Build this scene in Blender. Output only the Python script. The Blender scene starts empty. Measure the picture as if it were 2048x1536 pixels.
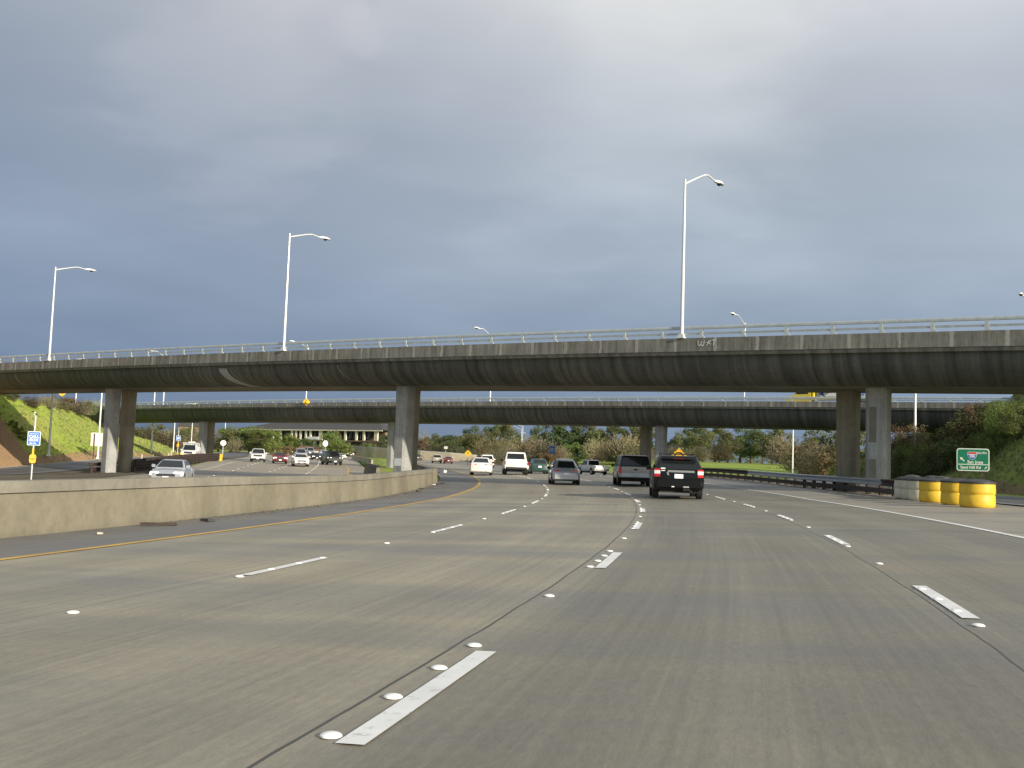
import bpy, bmesh, math, random
from mathutils import Vector, Matrix, noise as mnoise
random.seed(7)
S=bpy.context.scene
COL=S.collection
R=math.radians
F=2070.0; CH=1.2305; PITCH=0.080741; ROLL=math.radians(2.0); C0=0.030155
def sm(a,b,x):
    t=min(1,max(0,(x-a)/(b-a))); return t*t*(3-2*t)
GP=[(-80,0),(42,0),(61,.16),(82,.5),(100,.65),(130,.8),(210,1.6),(260,2.6),(400,4.5),(700,7),(3000,16)]
def interp(x,P):
    if x<=P[0][0]: return P[0][1]
    for (a,b),(c,d) in zip(P,P[1:]):
        if x<=c: return b+(d-b)*(x-a)/(c-a)
    return P[-1][1]
def gz(X,Y): return C0*min(18,max(-42,X))*(1-sm(85,127,Y))+interp(Y,GP)+1.9*sm(135,285,Y)*sm(6,42,X)
cp,sp=math.cos(PITCH),math.sin(PITCH); cr,sr=math.cos(ROLL),math.sin(ROLL)
FW=(0,cp,sp); U0=(0,-sp,cp)
RT=(cr,sr*U0[1],sr*U0[2]); UP=(-sr,cr*U0[1],cr*U0[2])
def ray(px,py):
    a=(px-1024)/F; b=(768-py)/F
    d=[FW[i]+a*RT[i]+b*UP[i] for i in range(3)]
    return (d[0]/d[1],1.0,d[2]/d[1])
def at(px,py,Y):
    d=ray(px,py); return (d[0]*Y,Y,CH+d[2]*Y)
def bp(px,py,dz=0.0,y0=2.0,y1=900.0):
    d=ray(px,py); Y=y0; st=.25
    prev=None
    while Y<y1:
        h=CH+d[2]*Y-gz(d[0]*Y,Y)-dz
        if h<=0:
            if prev is None: break
            Y0,h0=prev; Y=Y0+(Y-Y0)*h0/(h0-h); break
        prev=(Y,h); Y+=st; st=max(.25,Y*.01)
    return (d[0]*Y,Y,gz(d[0]*Y,Y)+dz)
def proj(p):
    v=(p[0],p[1],p[2]-CH)
    d=sum(v[i]*FW[i] for i in range(3)); a=sum(v[i]*RT[i] for i in range(3)); b=sum(v[i]*UP[i] for i in range(3))
    return (1024+F*a/d,768-F*b/d,d)

KS=[(-40,-.004465),(15,-.004465),(35,-.003993),(55,-.004084),(75,-.004002),(100,-.000641),(130,-.000162),(400,-.000162)]
def mkcurve():
    ds=.25; pts=[]
    n0=int(40/ds); n1=int(330/ds)
    # forward
    x,y,th=-2.0024,0.0,.26055; fwd=[(0.0,x,y,th)]; s=0
    while s<330:
        th+=interp(s,KS)*ds; x+=math.sin(th)*ds; y+=math.cos(th)*ds; s+=ds; fwd.append((s,x,y,th))
    x,y,th,s=-2.0024,0.0,.26055,0.0; bw=[]
    while s>-40:
        th-=interp(s,KS)*ds; x-=math.sin(th)*ds; y-=math.cos(th)*ds; s-=ds; bw.append((s,x,y,th))
    return bw[::-1]+fwd
CV=mkcurve()
def rp(s,off=0.0,dz=0.0):
    i=(s-CV[0][0])/.25; i=max(0,min(len(CV)-2,i)); k=int(i); f=i-k
    a,b=CV[k],CV[k+1]; x=a[1]+(b[1]-a[1])*f; y=a[2]+(b[2]-a[2])*f; th=a[3]+(b[3]-a[3])*f
    X=x+math.cos(th)*off; Y=y-math.sin(th)*off
    return (X,Y,gz(X,Y)+dz)
def rth(s):
    i=max(0,min(len(CV)-1,int((s-CV[0][0])/.25))); return CV[i][3]
def so(p):
    best=None
    for s,x,y,th in CV:
        d=(p[0]-x)**2+(p[1]-y)**2
        if best is None or d<best[0]: best=(d,s,(p[0]-x)*math.cos(th)-(p[1]-y)*math.sin(th))
    return best[1],best[2]

ORD=['first','second','third','fourth','fifth','sixth','seventh','eighth','ninth','tenth','eleventh','twelfth','thirteenth','fourteenth','fifteenth','sixteenth','seventeenth','eighteenth','nineteenth','twentieth','twenty-first','twenty-second','twenty-third','twenty-fourth','twenty-fifth','twenty-sixth']
# ------------------------------------------------------------------ mesh builder
class MB:
    def __init__(s): s.v=[]; s.f=[]; s.m=[]; s.sm=[]; s.uv={}
    def add(s,vs,fs,mi=0,smooth=False):
        o=len(s.v); s.v+= [tuple(v) for v in vs]
        for f in fs: s.f.append(tuple(i+o for i in f)); s.m.append(mi); s.sm.append(smooth)
        return s
    def box(s,c,d,rz=0,mi=0):
        x,y,z=d[0]/2,d[1]/2,d[2]/2; vs=[]
        for sx,sy,sz in ((-1,-1,-1),(1,-1,-1),(1,1,-1),(-1,1,-1),(-1,-1,1),(1,-1,1),(1,1,1),(-1,1,1)):
            a,b=sx*x,sy*y; vs.append((c[0]+a*math.cos(rz)-b*math.sin(rz),c[1]+a*math.sin(rz)+b*math.cos(rz),c[2]+sz*z))
        return s.add(vs,[(0,3,2,1),(4,5,6,7),(0,1,5,4),(1,2,6,5),(2,3,7,6),(3,0,4,7)],mi)
    def hexa(s,v,mi=0):
        return s.add(v,[(0,3,2,1),(4,5,6,7),(0,1,5,4),(1,2,6,5),(2,3,7,6),(3,0,4,7)],mi)
    def tube(s,pts,rad,n=8,mi=0,cap=True):
        pts=[Vector(p) for p in pts]
        if not isinstance(rad,(list,tuple)): rad=[rad]*len(pts)
        vs=[];fs=[];pu=None
        for i,p in enumerate(pts):
            t=(pts[min(i+1,len(pts)-1)]-pts[max(i-1,0)]).normalized()
            if pu is None:
                pu=t.orthogonal().normalized()
            u=(pu-t*pu.dot(t)).normalized(); pu=u; w=t.cross(u)
            for k in range(n):
                a=2*math.pi*k/n; q=p+(u*math.cos(a)+w*math.sin(a))*rad[i]; vs.append(q)
        for i in range(len(pts)-1):
            for k in range(n):
                fs.append((i*n+k,i*n+(k+1)%n,(i+1)*n+(k+1)%n,(i+1)*n+k))
        if cap: fs+= [tuple(range(n))[::-1],tuple((len(pts)-1)*n+k for k in range(n))]
        return s.add(vs,fs,mi,True)
    def lathe(s,prof,c=(0,0,0),n=16,mi=0):
        vs=[];fs=[]
        for r,z in prof:
            for k in range(n):
                a=2*math.pi*k/n; vs.append((c[0]+r*math.cos(a),c[1]+r*math.sin(a),c[2]+z))
        for i in range(len(prof)-1):
            for k in range(n): fs.append((i*n+k,i*n+(k+1)%n,(i+1)*n+(k+1)%n,(i+1)*n+k))
        fs+=[tuple(range(n))[::-1],tuple((len(prof)-1)*n+k for k in range(n))]
        return s.add(vs,fs,mi,True)
    def loft(s,rings,mi=0,cap=True,closed=True,smooth=True,mis=None):
        n=len(rings[0]); vs=[p for r in rings for p in r]; o=len(s.v); s.v+=[tuple(v) for v in vs]
        for i in range(len(rings)-1):
            for k in range(n if closed else n-1):
                s.f.append((o+i*n+k,o+i*n+(k+1)%n,o+(i+1)*n+(k+1)%n,o+(i+1)*n+k)); s.m.append(mis[k] if mis else mi); s.sm.append(smooth)
        if cap:
            s.f.append(tuple(o+k for k in range(n))[::-1]); s.m.append(mi); s.sm.append(False)
            s.f.append(tuple(o+(len(rings)-1)*n+k for k in range(n))); s.m.append(mi); s.sm.append(False)
        return s
    def build(s,name,mats,parent=None,sharp=35,fixn=True):
        me=bpy.data.meshes.new(name); me.from_pydata(s.v,[],s.f)
        if not isinstance(mats,(list,tuple)): mats=[mats]
        for m in mats: me.materials.append(m)
        me.polygons.foreach_set('material_index',s.m); me.polygons.foreach_set('use_smooth',s.sm)
        if fixn:
            bm=bmesh.new(); bm.from_mesh(me); bmesh.ops.recalc_face_normals(bm,faces=bm.faces); bm.to_mesh(me); bm.free()
        if any(s.sm): me.set_sharp_from_angle(angle=R(sharp))
        if s.uv:
            ul=me.uv_layers.new(name='UVMap')
            for l in me.loops: ul.data[l.index].uv=s.uv.get(l.vertex_index,(0,0))
        me.update()
        o=bpy.data.objects.new(name,me); COL.objects.link(o)
        if parent: o.parent=parent
        return o
def tag(o,label,cat,group=None):
    o['label']=label; o['category']=cat
    if group: o['group']=group
    return o
def struct(o,kind='structure'): o['kind']=kind; return o
def thing(name,label,cat,loc=(0,0,0),rz=0,group=None):
    o=bpy.data.objects.new(name,None); o.empty_display_size=.3; COL.objects.link(o)
    o.location=loc; o.rotation_euler=(0,0,rz); return tag(o,label,cat,group)
def dup(o,parent=None):
    c=o.copy(); COL.objects.link(c)
    if parent: c.parent=parent
    for ch in list(o.children): dup(ch,c)
    return c
def place_copy(src,label,loc,rz=0,sc=None,group=None):
    c=dup(src); c.location=loc; c.rotation_euler=(0,0,rz); c['label']=label
    if sc is not None: c.scale=(sc,)*3 if not isinstance(sc,tuple) else sc
    if group: c['group']=group
    return c
def text_mesh(mb,txt,size,x,z,y=0,mi=0,align='CENTER',depth=.004,bold=0.0,wid=1.0):
    cu=bpy.data.curves.new('lettering','FONT'); cu.body=txt; cu.size=size; cu.align_x=align; cu.align_y='CENTER'; cu.extrude=depth; cu.offset=bold; cu.resolution_u=3
    ob=bpy.data.objects.new('lettering',cu); COL.objects.link(ob)
    dg=bpy.context.evaluated_depsgraph_get(); me=bpy.data.meshes.new_from_object(ob.evaluated_get(dg))
    mb.add([(x+v.co.x*wid,y-v.co.z,z+v.co.y) for v in me.vertices],[tuple(p.vertices) for p in me.polygons],mi)
    bpy.data.objects.remove(ob); bpy.data.curves.remove(cu); bpy.data.meshes.remove(me)
# ------------------------------------------------------------------ materials
def N(nt,t,ins=None,**kw):
    n=nt.nodes.new(t)
    for k,v in kw.items(): setattr(n,k,v)
    for k,v in (ins or {}).items():
        if isinstance(v,bpy.types.NodeSocket): nt.links.new(v,n.inputs[k])
        else: n.inputs[k].default_value=v
    return n
def newmat(name):
    m=bpy.data.materials.new(name); m.use_nodes=True; nt=m.node_tree; b=nt.nodes['Principled BSDF']; return m,nt,b
def c4(c): return (c[0],c[1],c[2],1)
def ramp(nt,fac,stops):
    n=nt.nodes.new('ShaderNodeValToRGB'); e=n.color_ramp.elements
    while len(e)<len(stops): e.new(.5)
    for el,(p,c) in zip(e,stops): el.position=p; el.color=c4(c) if len(c)==3 else c
    nt.links.new(fac,n.inputs[0]); return n.outputs[0]
def mixc(nt,f,a,b,bt='MIX'):
    n=nt.nodes.new('ShaderNodeMix'); n.data_type='RGBA'; n.blend_type=bt
    for i,v in ((0,f),(6,a),(7,b)):
        if isinstance(v,bpy.types.NodeSocket): nt.links.new(v,n.inputs[i])
        else: n.inputs[i].default_value=c4(v) if isinstance(v,(tuple,list)) and len(v)==3 else v
    return n.outputs[2]
def mth(nt,op,a,b=0.0,c=0.0,clamp=False):
    n=nt.nodes.new('ShaderNodeMath'); n.operation=op; n.use_clamp=clamp
    for i,v in ((0,a),(1,b),(2,c)):
        if isinstance(v,bpy.types.NodeSocket): nt.links.new(v,n.inputs[i])
        else: n.inputs[i].default_value=v
    return n.outputs[0]
def objco(nt,scale=(1,1,1),uv=False):
    tc=N(nt,'ShaderNodeTexCoord'); mp=N(nt,'ShaderNodeMapping',{'Vector':tc.outputs['UV' if uv else 'Object'],'Scale':scale}); return mp.outputs[0]
def noi(nt,co,scale,detail=4,rough=.6): return N(nt,'ShaderNodeTexNoise',{'Vector':co,'Scale':scale,'Detail':detail,'Roughness':rough}).outputs[0]
def pm(name,c,rough=.6,metal=0,var=.18,scale=3.0,bump=0,spec=.5,stretch=(1,1,1),coat=0):
    m,nt,b=newmat(name); co=objco(nt,stretch); n=noi(nt,co,scale,6)
    a=tuple(x*(1-var) for x in c); d=tuple(min(1,x*(1+var)) for x in c)
    nt.links.new(ramp(nt,n,[(.3,a),(.7,d)]),b.inputs['Base Color'])
    b.inputs['Roughness'].default_value=rough; b.inputs['Metallic'].default_value=metal; b.inputs['Specular IOR Level'].default_value=spec
    b.inputs['Coat Weight'].default_value=coat
    if bump:
        bp_=N(nt,'ShaderNodeBump',{'Strength':bump,'Distance':.02,'Height':noi(nt,co,scale*8,4)}); nt.links.new(bp_.outputs[0],b.inputs['Normal'])
    return m
def emat(name,c,strength):
    m,nt,b=newmat(name); b.inputs['Base Color'].default_value=c4(c); b.inputs['Emission Color'].default_value=c4(c); b.inputs['Emission Strength'].default_value=strength; return m
M={}
M['pole']=pm('galvanised pale steel',(.72,.74,.74),.38,.25,.06,2)
M['rail_steel']=pm('weathered rail steel',(.50,.55,.57),.5,.15,.15,4)
M['guard']=pm('galvanised beam',(.36,.40,.44),.42,.6,.15,2)
M['rust']=pm('dark rusty beam',(.045,.030,.024),.8,.1,.5,3,.3)
M['wood']=pm('creosoted timber',(.06,.045,.035),.85,0,.4,4,.4)
M['yellow']=pm('yellow plastic',(.72,.47,.035),.5,0,.16,2.5)
M['cream']=pm('cream plastic',(.58,.54,.40),.5,0,.12,2.5)
M['lid']=pm('black plastic lid',(.045,.045,.048),.55,0,.3,4)
M['signyellow']=pm('warning sign yellow',(.80,.46,.02),.45,0,.06,3)
M['black']=pm('black paint',(.015,.015,.016),.5,0,.2,4)
M['signgreen']=pm('guide sign green',(.012,.20,.11),.45,0,.12,3)
M['signblue']=pm('service sign blue',(.03,.16,.55),.45,0,.1,3)
M['white']=pm('white paint',(.80,.80,.78),.5,0,.06,3)
M['signwhite']=pm('reflective white',(.74,.82,.78),.45,0,.05,3)
M['signback']=pm('bare plywood sign',(.78,.70,.60),.55,0,.08,2)
M['red']=pm('shield red',(.55,.05,.05),.45,0,.1,3)
M['tyre']=pm('tyre rubber',(.018,.018,.018),.85,0,.3,6)
M['rim']=pm('alloy wheel',(.45,.45,.47),.35,.7,.1,5)
M['glass']=pm('tinted car glass',(.012,.015,.016),.06,0,.1,2,spec=.6)
M['under']=pm('underbody',(.012,.012,.012),.9,0,.3,3)
M['tail']=pm('tail lamp red',(.50,.012,.02),.15,0,.1,4,spec=.8)
M['clear']=pm('clear lamp lens',(.75,.76,.76),.12,0,.05,4,spec=.8)
M['chrome']=pm('chrome trim',(.80,.81,.83),.18,1.0,.04,3)
M['trim']=pm('black plastic trim',(.025,.025,.027),.6,0,.2,5)
M['plate']=pm('licence plate white',(.78,.78,.80),.5,0,.05,8)
M['hl']=emat('lit headlight',(1.0,.86,.62),7.0)
M['amber']=emat('lit amber lamp',(1.0,.48,.06),2.2)
M['solar']=pm('solar panel',(.05,.055,.075),.2,0,.1,8)
M['orange']=pm('call box yellow',(.86,.44,.02),.45,0,.06,5)
M['concrete_pale']=pm('pale concrete',(.42,.41,.38),.85,0,.2,1.2,.2)
def paint(name,c,metal=0,rough=.28): return pm('car paint '+name,c,rough,metal,.05,1.5,coat=.6)
P_={'black':pm('car paint black',(.005,.006,.007),.22,0,.05,1.5,spec=.35,coat=.15),'white':paint('white',(.80,.79,.76)),'silver':paint('silver',(.46,.48,.51),.4),'grey':paint('grey silver',(.36,.365,.36),.3),'green':paint('dark green',(.035,.085,.075),.2),'maroon':paint('maroon',(.17,.012,.015)),'red':paint('bright red',(.55,.03,.03)),'charcoal':paint('charcoal',(.05,.052,.055),.2),'yellow':paint('yellow',(.80,.62,.05)),'blue':paint('blue',(.05,.09,.42)),'darkred':paint('dark red',(.11,.02,.025)),'gold':paint('champagne',(.45,.42,.36),.3)}
# road concrete with uv (u = metres across, v = metres along)
def road_mat(name,base,joint=True,warm=(.02,.012,0.0),rough=.55):
    m,nt,b=newmat(name)
    tc=N(nt,'ShaderNodeTexCoord'); sep=N(nt,'ShaderNodeSeparateXYZ',{0:tc.outputs['UV']}); u=sep.outputs[0]; v=sep.outputs[1]
    def st(a,bb): return N(nt,'ShaderNodeMapping',{'Vector':tc.outputs['UV'],'Scale':(a,bb,1)}).outputs[0]
    big=noi(nt,st(.35,.22),1.0,5,.55)
    streak=noi(nt,st(13.0,.13),1.0,5,.62)
    band=noi(nt,st(.09,.55),1.0,4,.6)
    fine=noi(nt,st(9,3),2.5,6,.75)
    grain=noi(nt,st(30,12),3.0,3,.8)
    col=ramp(nt,big,[(.28,tuple(x*.86 for x in base)),(.5,base),(.72,(base[0]*1.08+warm[0],base[1]*1.06+warm[1],base[2]*1.03))])
    col=mixc(nt,.75,col,ramp(nt,streak,[(.3,(.78,.78,.80)),(.7,(1.14,1.14,1.12))]),'MULTIPLY')
    col=mixc(nt,.95,col,ramp(nt,band,[(.33,(.78,.79,.82)),(.6,(1.06,1.06,1.05))]),'MULTIPLY')
    col=mixc(nt,.8,col,ramp(nt,fine,[(.3,(.80,.80,.80)),(.72,(1.18,1.17,1.15))]),'MULTIPLY')
    col=mixc(nt,.6,col,ramp(nt,grain,[(.3,(.84,.84,.84)),(.7,(1.16,1.16,1.16))]),'MULTIPLY')
    vo=N(nt,'ShaderNodeTexVoronoi',{'Vector':st(1,1),'Scale':.16},feature='F1').outputs['Color']; vs_=N(nt,'ShaderNodeSeparateColor',{0:vo}).outputs[0]
    col=mixc(nt,.5,col,ramp(nt,vs_,[(0,(.90,.90,.91)),(1,(1.08,1.07,1.05))]),'MULTIPLY')
    sp=noi(nt,st(5,2.2),1.0,2,.5)
    col=mixc(nt,ramp(nt,sp,[(.70,(0,0,0)),(.76,(.35,.35,.35))]),col,tuple(x*.45 for x in base))
    if joint:
        lane=N(nt,'ShaderNodeMapRange',{0:mth(nt,'ADD',u,mth(nt,'MULTIPLY',mth(nt,'SUBTRACT',big,.5),1.2)),1:-.25,2:.35,3:0.0,4:1.0}).outputs[0]
        col=mixc(nt,mth(nt,'MULTIPLY',lane,.8),col,(.60,.625,.675),'MULTIPLY')
        # darker tyre tracks inside each 3.66 m lane
        t=mth(nt,'ABSOLUTE',mth(nt,'SUBTRACT',mth(nt,'FRACT',mth(nt,'DIVIDE',mth(nt,'ADD',u,36.6),1.83)),.5))
        tw=N(nt,'ShaderNodeMapRange',{0:t,1:.5,2:.12,3:1.06,4:.90}).outputs[0]
        tint=N(nt,'ShaderNodeCombineColor',{0:tw,1:tw,2:tw}).outputs[0]
        col=mixc(nt,.8,col,tint,'MULTIPLY')
        wob=mth(nt,'MULTIPLY',mth(nt,'SUBTRACT',noi(nt,st(0,.5),1.0,3),.5),.07)
        uu=mth(nt,'ADD',u,wob); ln=None
        for off,wd in ((-.13,.012),(3.50,.010),(-3.82,.006)):
            q=mth(nt,'LESS_THAN',mth(nt,'ABSOLUTE',mth(nt,'SUBTRACT',uu,off)),wd); ln=q if ln is None else mth(nt,'MAXIMUM',ln,q)
        col=mixc(nt,mth(nt,'MULTIPLY',ln,.8),col,(.018,.017,.014))
        tj=mth(nt,'LESS_THAN',mth(nt,'FRACT',mth(nt,'DIVIDE',mth(nt,'ADD',v,80),4.6)),.004)
        col=mixc(nt,mth(nt,'MULTIPLY',tj,.12),col,(.04,.04,.035))
    nt.links.new(col,b.inputs['Base Color'])
    rr=ramp(nt,band,[(.3,(rough-.2,)*3),(.6,(rough+.12,)*3)]); nt.links.new(rr,b.inputs['Roughness'])
    bpn=N(nt,'ShaderNodeBump',{'Strength':.35,'Distance':.01,'Height':fine}); nt.links.new(bpn.outputs[0],b.inputs['Normal'])
    return m
M['road']=road_mat('grooved concrete road',(.298,.270,.203))
M['road2']=road_mat('opposing lanes concrete',(.36,.31,.225),False,rough=.48)
M['asphalt']=road_mat('shoulder asphalt',(.170,.162,.150),False,(.01,.008,.004))
M['ramp']=road_mat('ramp asphalt',(.105,.104,.104),False)
M['gravel']=road_mat('grey gravel gore',(.30,.275,.225),False)
def soil_mat(name,g1,g2,dirt,att=True,scale=.5):
    m,nt,b=newmat(name); co=objco(nt)
    n1=noi(nt,co,scale,6,.7); n2=noi(nt,co,scale*9,5,.7); n3=noi(nt,co,scale*.28,4,.6)
    g=ramp(nt,n1,[(.32,g1),(.68,g2)])
    g=mixc(nt,.8,g,ramp(nt,n2,[(.3,(.72,.74,.66)),(.7,(1.2,1.18,1.12))]),'MULTIPLY')
    d=mixc(nt,.9,dirt,ramp(nt,n2,[(.3,(.65,.65,.65)),(.7,(1.3,1.28,1.2))]),'MULTIPLY')
    f=ramp(nt,n3,[(.52,(0,0,0)),(.66,(.75,.75,.75))])
    if att:
        a=N(nt,'ShaderNodeAttribute',attribute_name='bare').outputs['Fac']
        edge=mth(nt,'MULTIPLY',mth(nt,'SUBTRACT',n1,.5),.9)
        a2=N(nt,'ShaderNodeMapRange',{0:mth(nt,'ADD',a,edge),1:.38,2:.62}).outputs[0]
        f=mth(nt,'MAXIMUM',a2,mth(nt,'MULTIPLY',f,.55))
    col=mixc(nt,f,g,d); nt.links.new(col,b.inputs['Base Color']); b.inputs['Roughness'].default_value=.95; b.inputs['Specular IOR Level'].default_value=.15
    bpn=N(nt,'ShaderNodeBump',{'Strength':.7,'Distance':.15,'Height':n2}); nt.links.new(bpn.outputs[0],b.inputs['Normal'])
    return m
M['grass']=soil_mat('field grass and bare soil',(.17,.26,.04),(.30,.36,.08),(.26,.19,.10),False,.12)
M['bank']=soil_mat('grass bank',(.24,.32,.045),(.36,.42,.085),(.34,.225,.13),True,.45)
M['bank2']=soil_mat('rough grass bank',(.14,.19,.045),(.25,.29,.08),(.22,.165,.10),True,.45)
def bridge_mat(name,c,streak=.5,green=0,rough=.85,post=None,sx=2.2,sz=.25):
    m,nt,b=newmat(name); tc=N(nt,'ShaderNodeTexCoord')
    def st(a,bb,cc): return N(nt,'ShaderNodeMapping',{'Vector':tc.outputs['Object'],'Scale':(a,bb,cc)}).outputs[0]
    n1=noi(nt,st(sx,.6 if sx<1 else .12,sz),1.0,6,.7); n2=noi(nt,st(.12,.4,.4),1.0,5,.6); n3=noi(nt,st(3,3,3),1.5,6,.7)
    col=ramp(nt,n1,[(.3,tuple(x*(1-streak) for x in c)),(.66,tuple(x*(1+streak*.35) for x in c))])
    col=mixc(nt,.8,col,ramp(nt,n2,[(.3,(.72,.72,.70)),(.7,(1.2,1.2,1.18))]),'MULTIPLY')
    col=mixc(nt,.7,col,ramp(nt,n3,[(.3,(.8,.8,.8)),(.7,(1.15,1.15,1.15))]),'MULTIPLY')
    sep=N(nt,'ShaderNodeSeparateXYZ',{0:tc.outputs['Object']})
    if post:
        q=mth(nt,'FRACT',mth(nt,'DIVIDE',mth(nt,'ADD',sep.outputs[0],post[0]),post[1]))
        w=mth(nt,'LESS_THAN',mth(nt,'ABSOLUTE',mth(nt,'SUBTRACT',q,.5)),mth(nt,'MULTIPLY',n3,.075))
        col=mixc(nt,mth(nt,'MULTIPLY',w,.55),col,tuple(x*1.9 for x in c))
        s2=noi(nt,st(7,.1,.5),1.0,3,.5)
        col=mixc(nt,ramp(nt,s2,[(.58,(0,0,0)),(.66,(.6,.6,.6))]),col,tuple(x*.38 for x in c))
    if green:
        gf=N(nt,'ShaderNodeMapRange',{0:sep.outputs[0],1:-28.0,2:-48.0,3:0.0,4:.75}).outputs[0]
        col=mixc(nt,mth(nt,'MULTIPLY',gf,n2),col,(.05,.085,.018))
    nt.links.new(col,b.inputs['Base Color']); b.inputs['Roughness'].default_value=rough; b.inputs['Specular IOR Level'].default_value=.2
    bpn=N(nt,'ShaderNodeBump',{'Strength':.3,'Distance':.03,'Height':n3}); nt.links.new(bpn.outputs[0],b.inputs['Normal'])
    return m
SP=2.34
M['parapet']=bridge_mat('weathered parapet concrete',(.240,.235,.212),.55,post=(SP*.5+1000*SP,SP))
M['web']=bridge_mat('mildewed and shaded girder concrete',(.125,.126,.113),.6,green=1,sx=2.3,sz=.10)  # dark base colour holds mildew stain plus painted-in shade below the deck edge
M['soffit']=bridge_mat('soffit concrete',(.24,.22,.18),.35,sx=.3,sz=1)
M['column']=bridge_mat('stained column concrete',(.38,.385,.38),.42,sx=2.6,sz=.16)
M['column_tan']=bridge_mat('tan column concrete',(.31,.28,.215),.35,sx=2.6,sz=.16)
M['coverup']=pm('brown cover-up paint',(.20,.185,.155),.8,0,.12,2)
M['patch']=pm('pale joint repair',(.32,.32,.31),.85,0,.15,2)
M['wall']=bridge_mat('barrier concrete',(.225,.205,.155),.14,sx=.9,sz=.6)
M['wallcap']=bridge_mat('barrier cap concrete',(.235,.222,.185),.16,sx=.9,sz=.6)
M['farwall']=bridge_mat('tan retaining wall',(.46,.41,.30),.15)
def leaf_mat(name,stops,trans=.25):
    m,nt,b=newmat(name); g=N(nt,'ShaderNodeNewGeometry'); oi=N(nt,'ShaderNodeObjectInfo')
    n=noi(nt,objco(nt),.55,3,.6)
    f=mth(nt,'ADD',mth(nt,'MULTIPLY',g.outputs['Random Per Island'],.55),mth(nt,'MULTIPLY',n,.45))
    k=len(stops); col=ramp(nt,f,[(.2+.6*i/(k-1),c) for i,c in enumerate(stops)])
    hs=N(nt,'ShaderNodeHueSaturation',{'Color':col,'Hue':mth(nt,'ADD',mth(nt,'MULTIPLY',oi.outputs['Random'],.05),.475),'Value':mth(nt,'ADD',mth(nt,'MULTIPLY',oi.outputs['Random'],.5),.78),'Saturation':.86}).outputs[0]
    nt.links.new(hs,b.inputs['Base Color']); b.inputs['Roughness'].default_value=.75; b.inputs['Specular IOR Level'].default_value=.25
    tr=N(nt,'ShaderNodeBsdfTranslucent',{'Color':hs}); mx=N(nt,'ShaderNodeMixShader',{0:trans,1:b.outputs[0],2:tr.outputs[0]})
    nt.links.new(mx.outputs[0],nt.nodes['Material Output'].inputs[0]); return m
L_={'dark':leaf_mat('dark oak leaves',[(.045,.070,.022),(.085,.12,.034),(.14,.17,.05)]),
 'olive':leaf_mat('olive leaves',[(.075,.090,.028),(.15,.165,.045),(.23,.225,.075)]),
 'green':leaf_mat('fresh green leaves',[(.07,.12,.018),(.15,.21,.03),(.25,.30,.05)]),
 'lime':leaf_mat('yellow green leaves',[(.09,.12,.018),(.17,.20,.030),(.27,.28,.05)]),
 'brown':leaf_mat('brown winter twigs',[(.13,.107,.055),(.21,.178,.095),(.30,.26,.15)],.1),
 'rust':leaf_mat('rusty shrub leaves',[(.14,.09,.045),(.21,.135,.06),(.16,.165,.05)],.2),
 'tan':leaf_mat('tan dry branches',[(.14,.12,.055),(.22,.19,.09),(.32,.28,.15)],.1)}
M['bark']=pm('bark',(.10,.075,.055),.9,0,.35,3,.5)
M['barkpale']=pm('pale bark',(.34,.30,.24),.85,0,.3,2,.3)
# ------------------------------------------------------------------ camera, sun, sky
cam=bpy.data.cameras.new('Camera'); co=bpy.data.objects.new('Camera',cam); COL.objects.link(co); S.camera=co
cam.sensor_width=36; cam.lens=36*F/2048; cam.clip_start=.05; cam.clip_end=8000
Mx=Matrix(((RT[0],UP[0],-FW[0],0),(RT[1],UP[1],-FW[1],0),(RT[2],UP[2],-FW[2],CH),(0,0,0,1))); co.matrix_world=Mx
SUN_EL=R(19); SUN_H=Vector((.70,-.71,0)).normalized()
sd=Vector((SUN_H.x*math.cos(SUN_EL),SUN_H.y*math.cos(SUN_EL),math.sin(SUN_EL)))
sl=bpy.data.lights.new('Sun','SUN'); sl.energy=4.4; sl.angle=R(.6); sl.color=(1,.90,.74); so_=bpy.data.objects.new('Sun',sl); COL.objects.link(so_)
so_.rotation_euler=sd.to_track_quat('Z','Y').to_euler()
W=bpy.data.worlds.new('World'); S.world=W; W.use_nodes=True; nt=W.node_tree; nt.nodes.clear()
tc=N(nt,'ShaderNodeTexCoord'); d=N(nt,'ShaderNodeVectorMath',{0:tc.outputs['Generated']},operation='NORMALIZE').outputs[0]
sep=N(nt,'ShaderNodeSeparateXYZ',{0:d}); dx,dy,dz=sep.outputs
sky=N(nt,'ShaderNodeTexSky',sky_type='NISHITA',sun_disc=False); sky.sun_elevation=SUN_EL; sky.sun_rotation=math.atan2(SUN_H.x,SUN_H.y)
den=mth(nt,'ADD',mth(nt,'MAXIMUM',dz,0.0),.16)
cl=N(nt,'ShaderNodeCombineXYZ',{0:mth(nt,'DIVIDE',dx,den),1:mth(nt,'DIVIDE',dy,den),2:0.0}).outputs[0]
def cn(sx,sy,sc,det,off=(0,0,0),rough=.5):
    mp=N(nt,'ShaderNodeMapping',{'Vector':cl,'Scale':(sx,sy,1),'Location':off}); return N(nt,'ShaderNodeTexNoise',{'Vector':mp.outputs[0],'Scale':sc,'Detail':det,'Roughness':rough,'Distortion':.25}).outputs[0]
nA=cn(1,1,.95,5,(1.7,.4,0),.45); nB=cn(.9,1.1,2.4,6,(4.2,1.3,0),.5); nC=cn(.7,1.3,.9,4,(7.1,2.2,0),.45)
def lin(r,g,b): return tuple(((x/255)/12.92 if x<=10 else (((x/255)+.055)/1.055)**2.4) for x in (r,g,b))
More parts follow.
